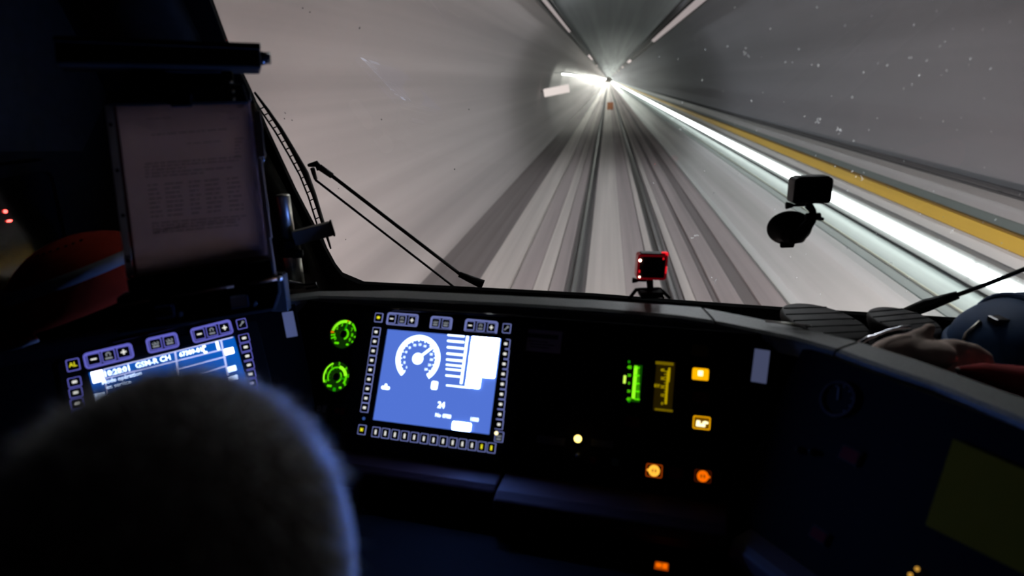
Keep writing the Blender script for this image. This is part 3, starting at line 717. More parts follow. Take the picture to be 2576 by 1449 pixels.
def qline(p0, p1, w, mt=E_WHITE1, z=.0042):
    a, b = LQ.px(*p0, z), LQ.px(*p1, z); d = nrm(b - a); e = np.cross(d, LQ.n)
    return MB().box((a + b) / 2, (b - a) / 2, e * w * KL / 2, LQ.n * .0003).build('grid_line', mt, scr)
qbox((229, 938), (264, 958), E_TILE2, 'white_tile'); qbox((234, 992), (270, 1010), E_WHITE, 'white_tile'); qbox((238, 1018), (272, 1034), E_WHITE, 'white_tile')
qbox((563, 880), (590, 889), E_TILE2, 'white_tile'); qbox((570, 925), (596, 932), E_WHITE, 'white_tile'); qbox((574, 948), (600, 953), E_WHITE, 'white_tile')
qbox((219, 943), (225, 962), E_REDTAB, 'red_tab'); qbox((234, 931), (256, 934), E_REDTAB, 'red_tab')
qline((262, 930), (586, 849), 3); qline((268, 952), (562, 880), 3); qline((448, 929), (568, 898), 3); qline((452, 955), (568, 922), 3)
qline((262, 930), (275, 1028), 3); qline((441, 887), (453, 962), 4); qline((556, 858), (574, 945), 4); qline((322, 914), (327, 936), 3)
for body, c, s_, sx in (('10:28:01', (296, 935), 17, .95), ('GSM-R CH', (386, 911), 17, .95), ('67389-01', (481, 887), 15, .9), ('Mode opération', (307, 951), 13, .95), ('en service', (299, 967), 13, .95)):
    a, b = LQ.uv(*c); add_text(MB(), LQ, body, a, b, s_ * KL * 1.08, .0046, .022, sx).build('screen_text', E_WHITE, scr)
for body, c, s_ in (('km 30 20 01', (290, 922), 8), ('zone 10 012', (380, 899), 8), ('train no 04', (470, 876), 8)):
    a, b = LQ.uv(*c); add_text(MB(), LQ, body, a, b, s_ * KL, .0046, .02).build('screen_text', E_WHITE1, scr)
# telephone handset and arrow symbols
g = MB(); a, b = LQ.uv(516, 880); g.arc(LQ, a + .004, b, 8 * KL, 12 * KL, 215, 325, .0046, n=10); g.rrect(LQ, a - .0005, b - 8 * KL, 4 * KL, 2.6 * KL, .001, .004, .0046); g.rrect(LQ, a - .0005, b + 8 * KL, 4 * KL, 2.6 * KL, .001, .004, .0046)
g.build('handset_symbol', E_WHITE, scr)
qbox((541, 859), (554, 880), E_WHITE, 'arrow_symbol')

# ------------------------------------------------------------------ round gauges
def gauge(px, rpx, label, variant):
    a, b = CP.uv(*px); k = mpx(CP, *px); R = rpx * k
    t = thing('round_gauge', CP.p(a, b + R), label, 'gauge', 'pressure gauges')
    MB().frame(CP, a, b, R * 1.14, R * 1.14, R * .12, R * 1.13, 0, .006, 10).build('bezel', M_BLACK, t)
    MB().arc(CP, a, b, .0002, R, 0, 360, .002, .002, n=40).build('dial', E_GREENF, t)
    z = .003
    if variant == 0:
        for i in range(26): MB().arc(CP, a, b, R * .8, R * .99, -78 + i * 4.05, -75.6 + i * 4.05, z, n=1).build('tick', E_GREENB, t)
        MB().arc(CP, a, b, R * .86, R * .99, 34, 72, z, n=14).build('scale_arc', E_GREEN, t)
        for u_ in (-85, 12): MB().arc(CP, a, b, R * .78, R, u_ - 4, u_ + 4, z + .0004, n=2).build('limit_mark', E_ORTICK, t)
        for u_ in (-98, -112): MB().arc(CP, a, b, R * .66, R * .98, u_ - 3, u_ + 3, z, n=2).build('tick', E_GREEN, t)
        for u_ in (98, 122): MB().arc(CP, a, b, R * .86, R * .98, u_ - 4, u_ + 4, z, n=2).build('tick', E_GREEN, t)
        for n_, u_ in (('1', -100), ('2', -55), ('3', -20), ('7', 60), ('8', 92), ('9', 124), ('0', -122)):
            q = math.radians(u_); add_text(MB(), CP, n_, a + math.sin(q) * R * .68, b - math.cos(q) * R * .68, R * .34, z + .0003, .02).build('numeral', E_GREEN, t)
        q = math.radians(14); d = CP.u * math.sin(q) - CP.v * math.cos(q); e = np.cross(d, CP.n)
        nd = MB().box(CP.p(a, b, .004) + d * R * .55, d * R * .38, e * R * .05, CP.n * .0004).build('needle', E_GREEN2, t)
        MB().arc(CP, a, b, R * .3, R * .42, 20, 160, .004, n=12).build('needle_arc', E_GREEN, t)
    else:
        MB().arc(CP, a, b, R * .92, R, -118, -25, z, n=24).build('scale_arc', E_GREENB, t)
        MB().arc(CP, a, b, R * .60, R * .68, -122, 10, z, n=28).build('scale_arc', E_GREEN, t)
        MB().arc(CP, a, b, R * .58, R * .78, 10, 80, z, n=20).build('scale_arc', E_GREENB, t)
        MB().arc(CP, a, b, R * .66, R * .78, 80, 124, z, n=14).build('scale_arc', E_GREEN, t)
        for i in range(9): MB().arc(CP, a, b, R * .5, R * .6, -120 + i * 28 - 2, -120 + i * 28 + 2, z, n=1).build('tick', E_GREEN2, t)
        for n_, u_ in (('0', -118), ('1', -76), ('2', -34), ('3', 4), ('4', 46), ('5', 82), ('6', 120)):
            q = math.radians(u_); rr_ = R * (.82 if u_ < 0 else .88)
            add_text(MB(), CP, n_, a + math.sin(q) * rr_, b - math.cos(q) * rr_, R * .3, z + .0003, .02).build('numeral', E_GREEN, t)
        MB().arc(CP, a, b, R * .34, R * .42, 40, 165, .004, n=12).build('needle_arc', E_GREEN, t)
        q = math.radians(98); d = CP.u * math.sin(q) - CP.v * math.cos(q); e = np.cross(d, CP.n)
        MB().box(CP.p(a, b, .004) + d * R * .5, d * R * .18, e * R * .05, CP.n * .0004).build('needle', E_GREEN2, t)
        MB().rrect(CP, a, b + R * .86, R * .1, R * .12, R * .03, .002, z).build('plug_mark', E_GREEN2, t)
    MB().rrect(CP, a - R * .42, b + R * .66, R * .17, R * .075, R * .04, .002, z).build('unit_mark', E_GREEN, t)
    MB().rrect(CP, a + R * .42, b + R * .70, R * .09, R * .075, R * .05, .002, z).build('unit_mark', E_GREEN, t)
    MB().lathe(CP.p(a, b, .003), CP.n, [(R * .27, 0), (R * .25, .003), (R * .1, .004)], 20).build('hub', M_BLACKG, t)
gauge((866, 841), 36, 'upper green lit round pressure gauge left of the centre display', 0)
gauge((848, 948), 37, 'lower green lit round pressure gauge left of the centre display', 1)

# ------------------------------------------------------------------ bar meters
a, b = CP.uv(1596, 962); k = mpx(CP, 1596, 962)
t = thing('bar_meter', CP.p(a, b + 52 * k), 'green lit vertical bar meter on the right of the console', 'meter', 'bar meters')
MB().rrect(CP, a, b, 30 * k, 58 * k, 3 * k, 0, .003).build('case', M_BLACK, t, bevel=.0008)
sl = CP.rot(2.5)
def RB(pl_, x, y_, w, h, nm, mt, par, z=.0045): sbox(par, CP, (x, y_), w, h, mt, nm, 1.0, z)
RB(CP, 1602, 965, 21, 92, 'window', glow('meter green window', (.004, .06, .0), 1.0), t, .0036)
RB(CP, 1597, 962, 8, 82, 'scale_column', E_GREENB, t)
for i in range(5): RB(CP, 1603, 925 + i * 20, 13, 4, 'scale_mark', E_GREEN, t)
for i in range(16): RB(CP, 1605, 928 + i * 5, 7, 1.6, 'scale_mark', E_GREEN, t, .0042)
for i, n_ in enumerate(('40', '20', '0', '20', '40')):
    aa, bb = CP.uv(1584 - i * .5, 925 + i * 20); add_text(MB(), CP, n_, aa, bb, (12 if i in (0, 4) else 9) * k, .0042, .03, .9).build('numeral', E_GREEN, t)
RB(CP, 1572, 955, 6, 20, 'pointer', glow('pointer yellow green', (.75, 1.2, .12), 1.0), t)
RB(CP, 1583, 911, 5, 6, 'scale_symbol', E_GREEN2, t); RB(CP, 1583, 1009, 5, 6, 'scale_symbol', E_GREEN2, t)
a, b = CP.uv(1672, 972)
t = thing('bar_meter', CP.p(a, b + 66 * k), 'dim yellow vertical bar meter beside the green one', 'meter', 'bar meters')
MB().rrect(CP, a, b, 30 * k, 72 * k, 3 * k, 0, .003).build('case', M_BLACK, t, bevel=.0008)
RB(CP, 1671, 972, 46, 124, 'window', E_YFACE, t, .0036)
RB(CP, 1672, 915, 44, 7, 'window_edge', glow('meter edge glow', (.16, .11, 0), 1), t, .004); RB(CP, 1670, 1032, 44, 5, 'window_edge', glow('meter edge glow', (.16, .11, 0), 1), t, .004)
RB(CP, 1678, 975, 5, 84, 'scale_column', E_YBAR, t); RB(CP, 1683, 944, 5, 36, 'reading_bar', E_YBAR, t)
for i, n_ in enumerate(('40', '30', '20', '10', '0')):
    aa, bb = CP.uv(1667 - i * .3, 932 + i * 21); add_text(MB(), CP, n_, aa, bb, 10 * k, .0042, .02, .9).build('numeral', E_YBAR, t)
aa, bb = CP.uv(1653, 971); add_text(MB(), CP, 'kV', aa, bb, 12 * k, .0042, .02).build('unit_text', E_YBAR, t)
for i in range(12): RB(CP, 1675, 935 + i * 7.2, 8, 1.4, 'scale_mark', E_YBAR, t, .0041)

# ------------------------------------------------------------------ indicator keys
def indicator(pl, px, w, h, label, face, sym=None, symmat=None, rim=M_BLACK, ring=None):
    a, b = pl.uv(*px); k = mpx(pl, *px); hw, hv = w * k / 2, h * k / 2
    t = thing('indicator_button', pl.p(a, b + hv), label, 'button', 'console indicator buttons')
    MB().frame(pl, a, b, hw + 4 * k, hv + 4 * k, 4 * k, 3 * k, 0, .004).build('bezel', rim, t)
    f = MB().rrect(pl, a, b, hw, hv, 5 * k, 0, .005).build('lens', face, t)
    g = MB(); z = .0058
    def bar(x, y_, lx, ly, r=1.0): g.rrect(pl, a + x * k, b + y_ * k, lx * k / 2, ly * k / 2, min(r, lx / 2 - .1, ly / 2 - .1) * k, .0045, z, 3)
    if sym == 'window': bar(0, -2, 12, 13)
    elif sym == 'car': bar(-8, 1, 9, 12); bar(-2, 6, 22, 7); bar(9, -1, 14, 5, 2); g.arc(pl, a + 9 * k, b + 2 * k, 4 * k, 7 * k, -90, 60, z, n=8)
    elif sym in ('ringL', 'ringR'):
        g.arc(pl, a, b, 5.5 * k, 14 * k, 0, 360, z, n=28); bar(0, 0, 4.5, 12); s = -1 if sym == 'ringL' else 1
        g.prism([pl.p(a + s * 13 * k, b - 4 * k, z - .001), pl.p(a + s * 19 * k, b, z - .001), pl.p(a + s * 13 * k, b + 4 * k, z - .001)], pl.n * .001)
    elif sym == 'pair': g.arc(pl, a - 7 * k, b, .2 * k, 7.5 * k, 0, 360, z, n=20); bar(8, 0, 11, 17, 1)
    if g.v: g.build('symbol', symmat, f)
    if ring:
        MB().frame(pl, a, b, hw, hv, 2.2 * k, 4 * k, .004, .0056).build('lit_edge', ring, f)
    return t
indicator(CP, (1760, 882), 40, 28, 'unlit dark amber button at the top of the right button column', M_BROWNKEY)
indicator(CP, (1762, 942), 40, 30, 'lit yellow button with a white square symbol', E_YELLOW, 'window', E_YELLOWW)
indicator(CP, (1763, 1000), 40, 28, 'unlit dark red button between the two lit yellow ones', M_REDKEY)
indicator(CP, (1765, 1064), 42, 32, 'lit yellow button with a vehicle symbol', mat('dark amber lens', (.05, .03, 0), .4, emit=(.3, .12, 0), strength=.5), 'car', E_YELLOWW, ring=E_YELLOW)
indicator(CP, (1592, 1062), 36, 26, 'unlit dark red button below the green meter', M_REDKEY)
indicator(CP, (1646, 1184), 40, 32, 'lit orange button with a ring symbol, brighter of the lower pair', M_BLACK, 'ringL', E_ORANGEW, ring=E_ORANGED)
indicator(CP, (1701, 1190), 36, 28, 'unlit dark red button between the two orange ring buttons', M_REDKEY)
indicator(CP, (1768, 1198), 40, 30, 'lit orange button with a ring symbol, dimmer of the lower pair', M_BLACK, 'ringR', E_ORANGE, ring=glow('faint orange edge', (.06, .008, 0), 1))
indicator(CP, (1493, 1158), 16, 16, 'tiny dark red key below the round yellow lamp', M_REDKEY)
indicator(CP, (1549, 1163), 18, 18, 'tiny grey green key below the round yellow lamp', M_GREENKEY)
indicator(CP, (812, 1028), 36, 24, 'unlit grey key below the lower gauge', M_BLACK, 'pair', M_GREYKEY)
indicator(CP, (858, 1034), 30, 24, 'unlit reddish key below the lower gauge', M_BLACK, 'pair', M_REDKEY)
indicator(RP, (2140, 1146), 46, 32, 'upper unlit dark red button on the right wing', M_REDKEY)
DESK = Panel(A(0, .9, .915), A(math.cos(math.radians(-9)), math.sin(math.radians(-9)), 0), A(-.156, -.988, 0))
indicator(DESK, (1664, 1430), 34, 28, 'lit orange button with dot and square on the lower desk', E_ORANGED, 'pair', E_ORANGE)
indicator(RP, (2062, 1346), 40, 26, 'lower unlit dark red button on the right wing', M_REDKEY)
# round lamp, knob
a, b = CP.uv(1455, 1104); k = mpx(CP, 1455, 1104)
t = thing('pilot_lamp', CP.p(a, b + 12 * k), 'round glowing yellow pilot lamp on the dark console', 'lamp')
MB().lathe(CP.p(a, b), CP.n, [(14 * k, 0), (14 * k, .004), (11 * k, .005)], 24).build('bezel', M_BLACK, t)
MB().lathe(CP.p(a, b, .004), CP.n, [(9.5 * k, 0), (9 * k, .004), (5 * k, .007), (.5 * k, .008)], 24).build('lens', E_ROUND, t)
t = thing('push_knob', CP.px(1455, 1157), 'small unlit grey knob directly under the pilot lamp', 'knob')
MB().lathe(CP.px(1455, 1146), CP.n, [(9 * k, 0), (8.5 * k, .003), (6 * k, .004)], 20).build('collar', M_BLACK, t)
MB().lathe(CP.px(1455, 1146, .003), CP.n, [(5.5 * k, 0), (5 * k, .006), (2 * k, .008)], 16).build('cap', M_GREYKEY, t)
# stickers and label strips
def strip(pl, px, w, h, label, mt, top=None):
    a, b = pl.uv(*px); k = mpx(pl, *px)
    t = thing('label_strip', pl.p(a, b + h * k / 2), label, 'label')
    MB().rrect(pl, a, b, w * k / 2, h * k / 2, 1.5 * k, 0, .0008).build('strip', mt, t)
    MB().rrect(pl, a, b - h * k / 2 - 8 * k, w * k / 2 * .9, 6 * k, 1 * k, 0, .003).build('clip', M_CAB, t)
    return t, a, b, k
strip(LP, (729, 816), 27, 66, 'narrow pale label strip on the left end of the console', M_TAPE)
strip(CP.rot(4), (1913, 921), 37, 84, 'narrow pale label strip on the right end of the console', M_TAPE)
a, b = CP.uv(1363, 858)
t = thing('sticker', CP.p(a, b + 29 * K), 'mauve printed sticker right of the centre display', 'sticker')
MB().rrect(CP, a, b, 49 * K, 27 * K, 1 * K, 0, .0006).build('backing', M_STICK, t)
MB().rrect(CP, a, b - 12 * K, 40 * K, 5.5 * K, 1 * K, .0004, .001).build('heading_bar', M_STICKD, t)
g = MB()
for i, (x, w) in enumerate(((-10, 50), (2, 60), (-4, 46))): g.rrect(CP, a + x * K, b + (2 + i * 7) * K, w * K / 2, 1.2 * K, .5 * K, .0004, .001)
g.build('printed_lines', M_STICKD, t, kind='stuff')
a, b = CP.uv(1515, 1116)
t = thing('sticker', CP.p(a, b + 10 * K), 'small faint grey lettered plate right of the pilot lamp', 'sticker')
MB().rrect(CP, a, b, 26 * K, 8 * K, 1 * K, 0, .0008).build('backing', mat('faint plate', (.07, .06, .07), .5), t)
add_text(MB(), CP, 'START', a, b, 11 * K, .0012).build('lettering', M_GREYKEY, t)
a, b = CP.uv(1385, 1108)
t = thing('sticker', CP.p(a, b + 10 * K), 'small faint grey plate left of the pilot lamp', 'sticker')
MB().rrect(CP, a, b, 34 * K, 9 * K, 1 * K, 0, .0008).build('backing', mat('faint plate', (.07, .06, .07), .5), t)
# dark gauge of the right wing, unlit
a, b = RP.uv(2110, 1005); k = mpx(RP, 2110, 1005); R = 46 * k
t = thing('round_gauge', RP.p(a, b + R), 'large unlit dark round gauge on the right wing', 'gauge')
MB().arc(RP, a, b, R * .88, R, 0, 360, .006, .006, n=40).build('bezel', mat('dark plum bezel', (.03, .02, .025), .35), t)
MB().arc(RP, a, b, .0002, R * .87, 0, 360, .002, .002, n=40).build('dial', M_BLACKM, t)
for i in range(9): MB().arc(RP, a, b, R * .7, R * .8, -130 + i * 32, -127 + i * 32, .0028, n=1).build('tick', M_GREYKEY, t)
q = math.radians(-20); d = RP.u * math.sin(q) - RP.v * math.cos(q)
MB().box(RP.p(a, b, .004) + d * R * .3, d * R * .35, np.cross(d, RP.n) * R * .03, RP.n * .0005).build('needle', M_GREYKEY, t)
for px_, lab in (((2013, 1133), 'left small dark knob on the right wing'), ((2045, 1138), 'right small dark knob on the right wing')):
    t = thing('push_knob', RP.px(px_[0], px_[1] + 8), lab, 'knob'); c = RP.px(*px_)
    MB().lathe(c, RP.n, [(8 * k, 0), (7 * k, .008), (5 * k, .010)], 16).build('cap', M_BLACK, t)
    MB().lathe(c, RP.n, [(11 * k, 0), (11 * k, .002), (8 * k, .003)], 16).build('collar', M_CAB, t)
# yellow sheet at the lower right
q = [RP.uv(*p_) for p_ in ((2402, 1106), (2700, 1235), (2640, 1475), (2332, 1322))]
o = MB().prism([RP.p(a_, b_, .004) for a_, b_ in q], RP.n * .0012).build('yellow_sheet', M_OLIVEPAPER)
tag(o, 'plain yellow paper sheet taped to the right wing panel', 'paper')
for px_, lab in (((2310, 1432), 'upper tiny orange light at the lower right'), ((2293, 1447), 'lower tiny orange light at the lower right')):
    c = RP.px(*px_, .003)
    tag(MB().lathe(c, RP.n, [(5 * k, 0), (4 * k, .002), (2 * k, .003)], 10).build('orange_light', glow('tiny orange', (.6, .3, .04), 1)), lab, 'lamp')

# ================================================================== loose things on and around the console
# --- document holder at the left
HP = tilted(at_d(470, 470, 1.06), 31, 10)
HK = mpx(HP, 470, 470)
def hp(x, y_, h=0.0): return HP.px(x, y_, h)
dh = thing('document_holder', hp(480, 770), 'dark document holder with brown board and clamps on the left wing', 'holder')
def quad_on(pl, pxs, h0, h1, name, mt, par, bevel=0.0):
    q = [pl.uv(*p_) for p_ in pxs]; return MB().prism([pl.p(a_, b_, h0) for a_, b_ in q], pl.n * (h1 - h0)).build(name, mt, par, bevel=bevel)
quad_on(HP, [(330, 668), (682, 600), (698, 700), (332, 712)], -.012, -.004, 'board', M_BROWN, dh, .002)
quad_on(HP, [(628, 262), (642, 258), (686, 600), (668, 604)], -.012, -.004, 'side_rail', M_BROWN, dh, .002)
quad_on(HP, [(270, 262), (282, 262), (330, 700), (318, 702)], -.012, -.004, 'side_rail', M_BLACKM, dh, .002)
quad_on(HP, [(268, 225), (612, 212), (628, 262), (272, 268)], -.02, .006, 'clamp_bar', M_BLACK, dh, .003)
quad_on(HP, [(428, 240), (484, 238), (484, 270), (430, 272)], .004, .012, 'clip_tongue', M_BLACKM, dh, .002)
quad_on(HP, [(318, 180), (585, 178), (592, 222), (322, 230)], -.02, .002, 'top_bracket', M_BLACKM, dh, .003)
for q in ((580, 208), (586, 231), (588, 250), (637, 302), (648, 369)):
    MB().lathe(HP.px(*q, .006 if q[0] < 600 else -.004), HP.n, [(4.5 * HK, 0), (4 * HK, .0015), (2 * HK, .002)], 10).build('rivet', M_BRASS, dh)
quad_on(HP, [(636, 280), (656, 278), (668, 395), (650, 398)], -.006, -.001, 'side_strip', M_BROWN, dh, .001)
MB().tube([hp(608, 232), hp(622, 226), hp(628, 235), hp(630, 255)], .0016, 6).build('wire_loop', M_BLACKG, dh)
MB().tube([hp(652, 380, -.01), hp(664, 370, -.01), hp(668, 385, -.01), hp(660, 410, -.01)], .002, 6).build('wire_loop', M_BLACKG, dh)
# bottom tray
quad_on(HP, [(322, 700), (684, 650), (690, 690), (330, 742)], -.02, .022, 'tray', M_BLACKM, dh, .003)
quad_on(HP, [(300, 742), (700, 690), (704, 730), (690, 775), (300, 838)], -.05, .03, 'stand', M_BLACKM, dh, .004)
for p0, p1 in (((303, 766), (382, 751)), ((430, 742), (589, 716)), ((628, 709), (700, 697))):
    a, b = HP.px(*p0, .032), HP.px(*p1, .032); MB().tube([a, b], .0022, 8).build('edge_strip', M_COPPER, dh)
MB().ell(HP.px(700, 697, .034), A(.004, 0, 0), A(0, .004, 0), A(0, 0, .004), 10, 8).build('edge_cap', M_CHROME, dh)
for x, y_ in ((418, 776), (600, 752)):
    c = MB().box(HP.px(x, y_, .036), HP.u * 24 * HK, HP.v * 17 * HK, HP.n * .008).build('clamp', M_BLACKG, dh, bevel=.003)
    MB().box(HP.px(x - 4, y_ - 14, .046), HP.u * 18 * HK, HP.v * 2.2 * HK, HP.n * .002).build('clamp_highlight', mat('blue clamp highlight', (.2, .3, .4), .2, 1.0), c, bevel=.0008)  # blue highlight on the clamp put in as a tinted metal strip
    MB().lathe(HP.px(x + 36, y_ + 6, .03), HP.n, [(9 * HK, 0), (8 * HK, .006), (3 * HK, .008)], 14).build('clamp_screw', M_CAB, c)
# --- the sheet in its punched sleeve
ds = thing('document_sheet', hp(500, 690), 'printed timetable sheet in a punched plastic sleeve on the holder', 'document')
quad_on(HP, [(292, 262), (629, 256), (674, 640), (346, 690)], .002, .003, 'paper', M_PAPER, ds)
quad_on(HP, [(264, 266), (284, 265), (336, 690), (318, 696)], .001, .0024, 'sleeve_edge', M_SLEEVE, ds)
quad_on(HP, [(286, 264), (291, 264), (345, 689), (338, 690)], .001, .0036, 'margin_line', M_REDLINE, ds)
for x, y_ in ((279, 314), (296, 429), (310, 542), (323, 656)):
    MB().lathe(HP.px(x, y_, .0022), HP.n, [(4.6 * HK, 0), (4.2 * HK, .0006)], 12).build('punch_hole', M_BLACKM, ds)
g = MB(); rnd = random.Random(4)
def tl_(x0, y0, x1, y1, w=1.4):
    """one printed line broken into words"""
    n = max(1, int(abs(x1 - x0) / 14)); t = 0.0
    L_ = math.hypot(x1 - x0, y1 - y0); 
    while t < L_ - 4:
        ln = min(rnd.uniform(6, 26), L_ - t); a0, a1 = t / L_, (t + ln) / L_
        p0 = HP.px(x0 + (x1 - x0) * a0, y0 + (y1 - y0) * a0, .0033); p1 = HP.px(x0 + (x1 - x0) * a1, y0 + (y1 - y0) * a1, .0033)
        d = nrm(p1 - p0); e = np.cross(d, HP.n)
        g.box((p0 + p1) / 2, (p1 - p0) / 2, e * w * HK / 2, HP.n * .0001); t += ln + rnd.uniform(2.5, 5)
tl_(380, 340, 575, 325, 1.6); tl_(470, 362, 560, 355, 1.2); tl_(370, 300, 430, 297, 1.2); tl_(575, 299, 600, 297, 1.2)
for i in range(6): tl_(590, 350 + i * 8.5, 609 + rnd.uniform(-4, 5), 348 + i * 8.5, 1.6)
for i, (x0, x1) in enumerate(((365, 608), (363, 600), (365, 470), (365, 590), (366, 520))): tl_(x0, 413 + i * 8.2, x1, 413 + i * 8.2 - (x1 - x0) * .075, 1.8)
for i in range(8):
    y0 = 467 + i * 11.2
    for xa, xb in ((372, 405), (414, 460), (474, 505), (514, 558), (570, 606)):
        tl_(xa + i * 1.1, y0 - (xa - 372) * .085, xb + i * 1.1 - rnd.uniform(0, 8), y0 - (xb - 372) * .085, 2.0)
for i in range(4): tl_(382 + i, 562 + i * 8, 622 - i * 12 - (120 if i == 3 else 0), 562 + i * 8 - 20, 1.8)
tl_(388, 586, 600, 566, 1.8)
g.build('print', M_INK, ds, kind='stuff')
# --- black lamp bar above the sheet
lb = thing('lamp_bar', hp(430, 185), 'black box-shaped lamp bar with an end knob above the document sheet', 'lamp')
quad_on(HP, [(146, 104), (652, 121), (656, 181), (152, 172)], -.02, .03, 'bar', M_BLACK, lb, .003)
quad_on(HP, [(146, 104), (652, 121), (653, 136), (147, 118)], .03, .033, 'bar_rim', M_CAB, lb, .001)
kc = HP.px(656, 149, .006)
MB().tube([kc - HP.u * .004, kc + HP.u * .004, kc + HP.u * .005, kc + HP.u * .014], [.0105, .0105, .0095, .0095], 16).build('knob', M_BLACKG, lb)
quad_on(HP, [(330, 170), (560, 172), (556, 186), (334, 184)], -.02, .01, 'hanger', M_BLACKM, lb, .002)
# --- chrome post with clamp and arm
pb = at_z(744, 722, 1.238); py = pb[1]
def pp_(x, y_): return at_y(x, y_, py)
top, j1, j2 = pp_(711, 490), pp_(727, 607), pp_(733, 640)
pk = np.dot(pb - CAM, FW) / F
po = thing('chrome_post', pb, 'shiny chrome post clamped beside the document holder', 'post')
MB().tube([j1, j1 + (top - j1) * .97, top], [17 * pk, 17 * pk, 16 * pk], 20).build('upper_tube', M_CHROME, po)
MB().tube([pb, j2, j2 + (j1 - j2) * .1], [23 * pk, 23 * pk, 20 * pk], 20).build('lower_tube', M_CHROME, po)
MB().tube([j2 - (j1 - j2) * .1, j1 + (top - j1) * .05], [25 * pk, 25 * pk], 16).build('clamp', M_BLACKM, po, bevel=.002)
MB().tube([j2 + RT * .01 + FW * -.02, j2 + RT * .03 + FW * -.02], .009, 12).build('clamp_screw', M_BLACKM, po)
a0 = pp_(742, 600) - FW * .01; a1 = at_y(838, 575, py + .03) - FW * .01
d = nrm(a1 - a0); e = nrm(ZUP - d * np.dot(ZUP, d)); w = np.cross(d, e)
ar = MB().box((a0 + a1) / 2, (a1 - a0) / 2, e * 17 * pk, w * .012).build('arm', M_OLIVE, po, bevel=.002)
MB().box(a1 + d * .001, d * .002, e * 18.5 * pk, w * .0135).build('arm_cap', M_BLACKM, ar)
cb = [at_z(690, 700, 1.29), at_z(728, 708, 1.27), at_z(765, 716, 1.247), at_z(795, 712, 1.252), at_z(800, 722, 1.242), at_z(770, 726, 1.241)]
tag(MB().tube(cb, .0028, 8).build('cable', M_BLACKG), 'thin black cable curling around the foot of the chrome post', 'cable')
g = thing('grey_block', at_z(700, 752, 1.238), 'small grey block between the document holder and chrome post', 'block')
c = at_z(703, 735, 1.275); MB().box(c, RT * .016, nrm(A(RT[1], -RT[0], 0)) * .012, ZUP * .036).build('block', mat('slate block', (.04, .045, .05), .6), g, bevel=.002)
MB().box(c + ZUP * .036, RT * .013, nrm(A(RT[1], -RT[0], 0)) * .010, ZUP * .003).build('block_top', M_CAB, g, bevel=.001)
# --- orange safety cap
oc = at_d(245, 752, 1.28)
th_ = thing('work_hat', oc, 'orange safety hat with a grey reflective band left of the document sheet', 'hat')
ax = nrm(ZUP * 1.0 - RT * .30 - FW * .05); s1 = nrm(RT - ax * np.dot(RT, ax)); s2 = np.cross(ax, s1)
R1, R2 = .15, .15
def dome(c, ax, a, b, ra, h, n=32, m=14, lo=0.0):
    return [[c + ax * (h * math.sin(t)) + (a * math.cos(x) + b * math.sin(x)) * ra * math.cos(t) for x in [2 * math.pi * k_ / n for k_ in range(n)]] for t in [lo + (math.pi / 2 - .01 - lo) * i / m for i in range(m + 1)]]
MB().rings(dome(oc, ax, s1, s2, R1, .125)).build('crown', M_ORANGE, th_)
L = []
for t in (.44, .47, .60, .63):
    rr_ = R1 * math.cos(t) + (.0025 if t in (.47, .60) else .0003); hh = .125 * math.sin(t) + (.001 if t in (.47, .60) else 0)
    L.append([oc + ax * hh + (s1 * math.cos(x) + s2 * math.sin(x)) * rr_ for x in [2 * math.pi * k_ / 40 for k_ in range(40)]])
MB().rings(L, True, False).build('reflective_band', M_REFL, th_)
for k_ in range(7):
    x = math.radians(-100 + k_ * 11); t = 1.12
    q = oc + ax * .1255 * math.sin(t) + (s1 * math.cos(x) + s2 * math.sin(x)) * R1 * 1.004 * math.cos(t)
    MB().ell(q, s1 * .003, s2 * .003, ax * .0015, 8, 6).build('eyelet', M_BLACKM, th_)
bl = []
for k_ in range(15):
    x = math.radians(-225 + k_ * 9)
    d0 = s1 * math.cos(x) + s2 * math.sin(x); q0 = oc + d0 * R1 * .99; q1 = oc + d0 * (R1 + .026 * math.sin(math.pi * k_ / 14) ** .5) - ax * .012
    bl.append([q0 + ax * .003, q1 + ax * .003, q1 - ax * .003, q0 - ax * .003])
br_ = MB().rings(bl, True, True, True).build('visor', M_ORANGE, th_)
MB().tube([(q[1] + q[2]) / 2 for q in bl], .0035, 6).build('visor_edge', M_REFL, br_)

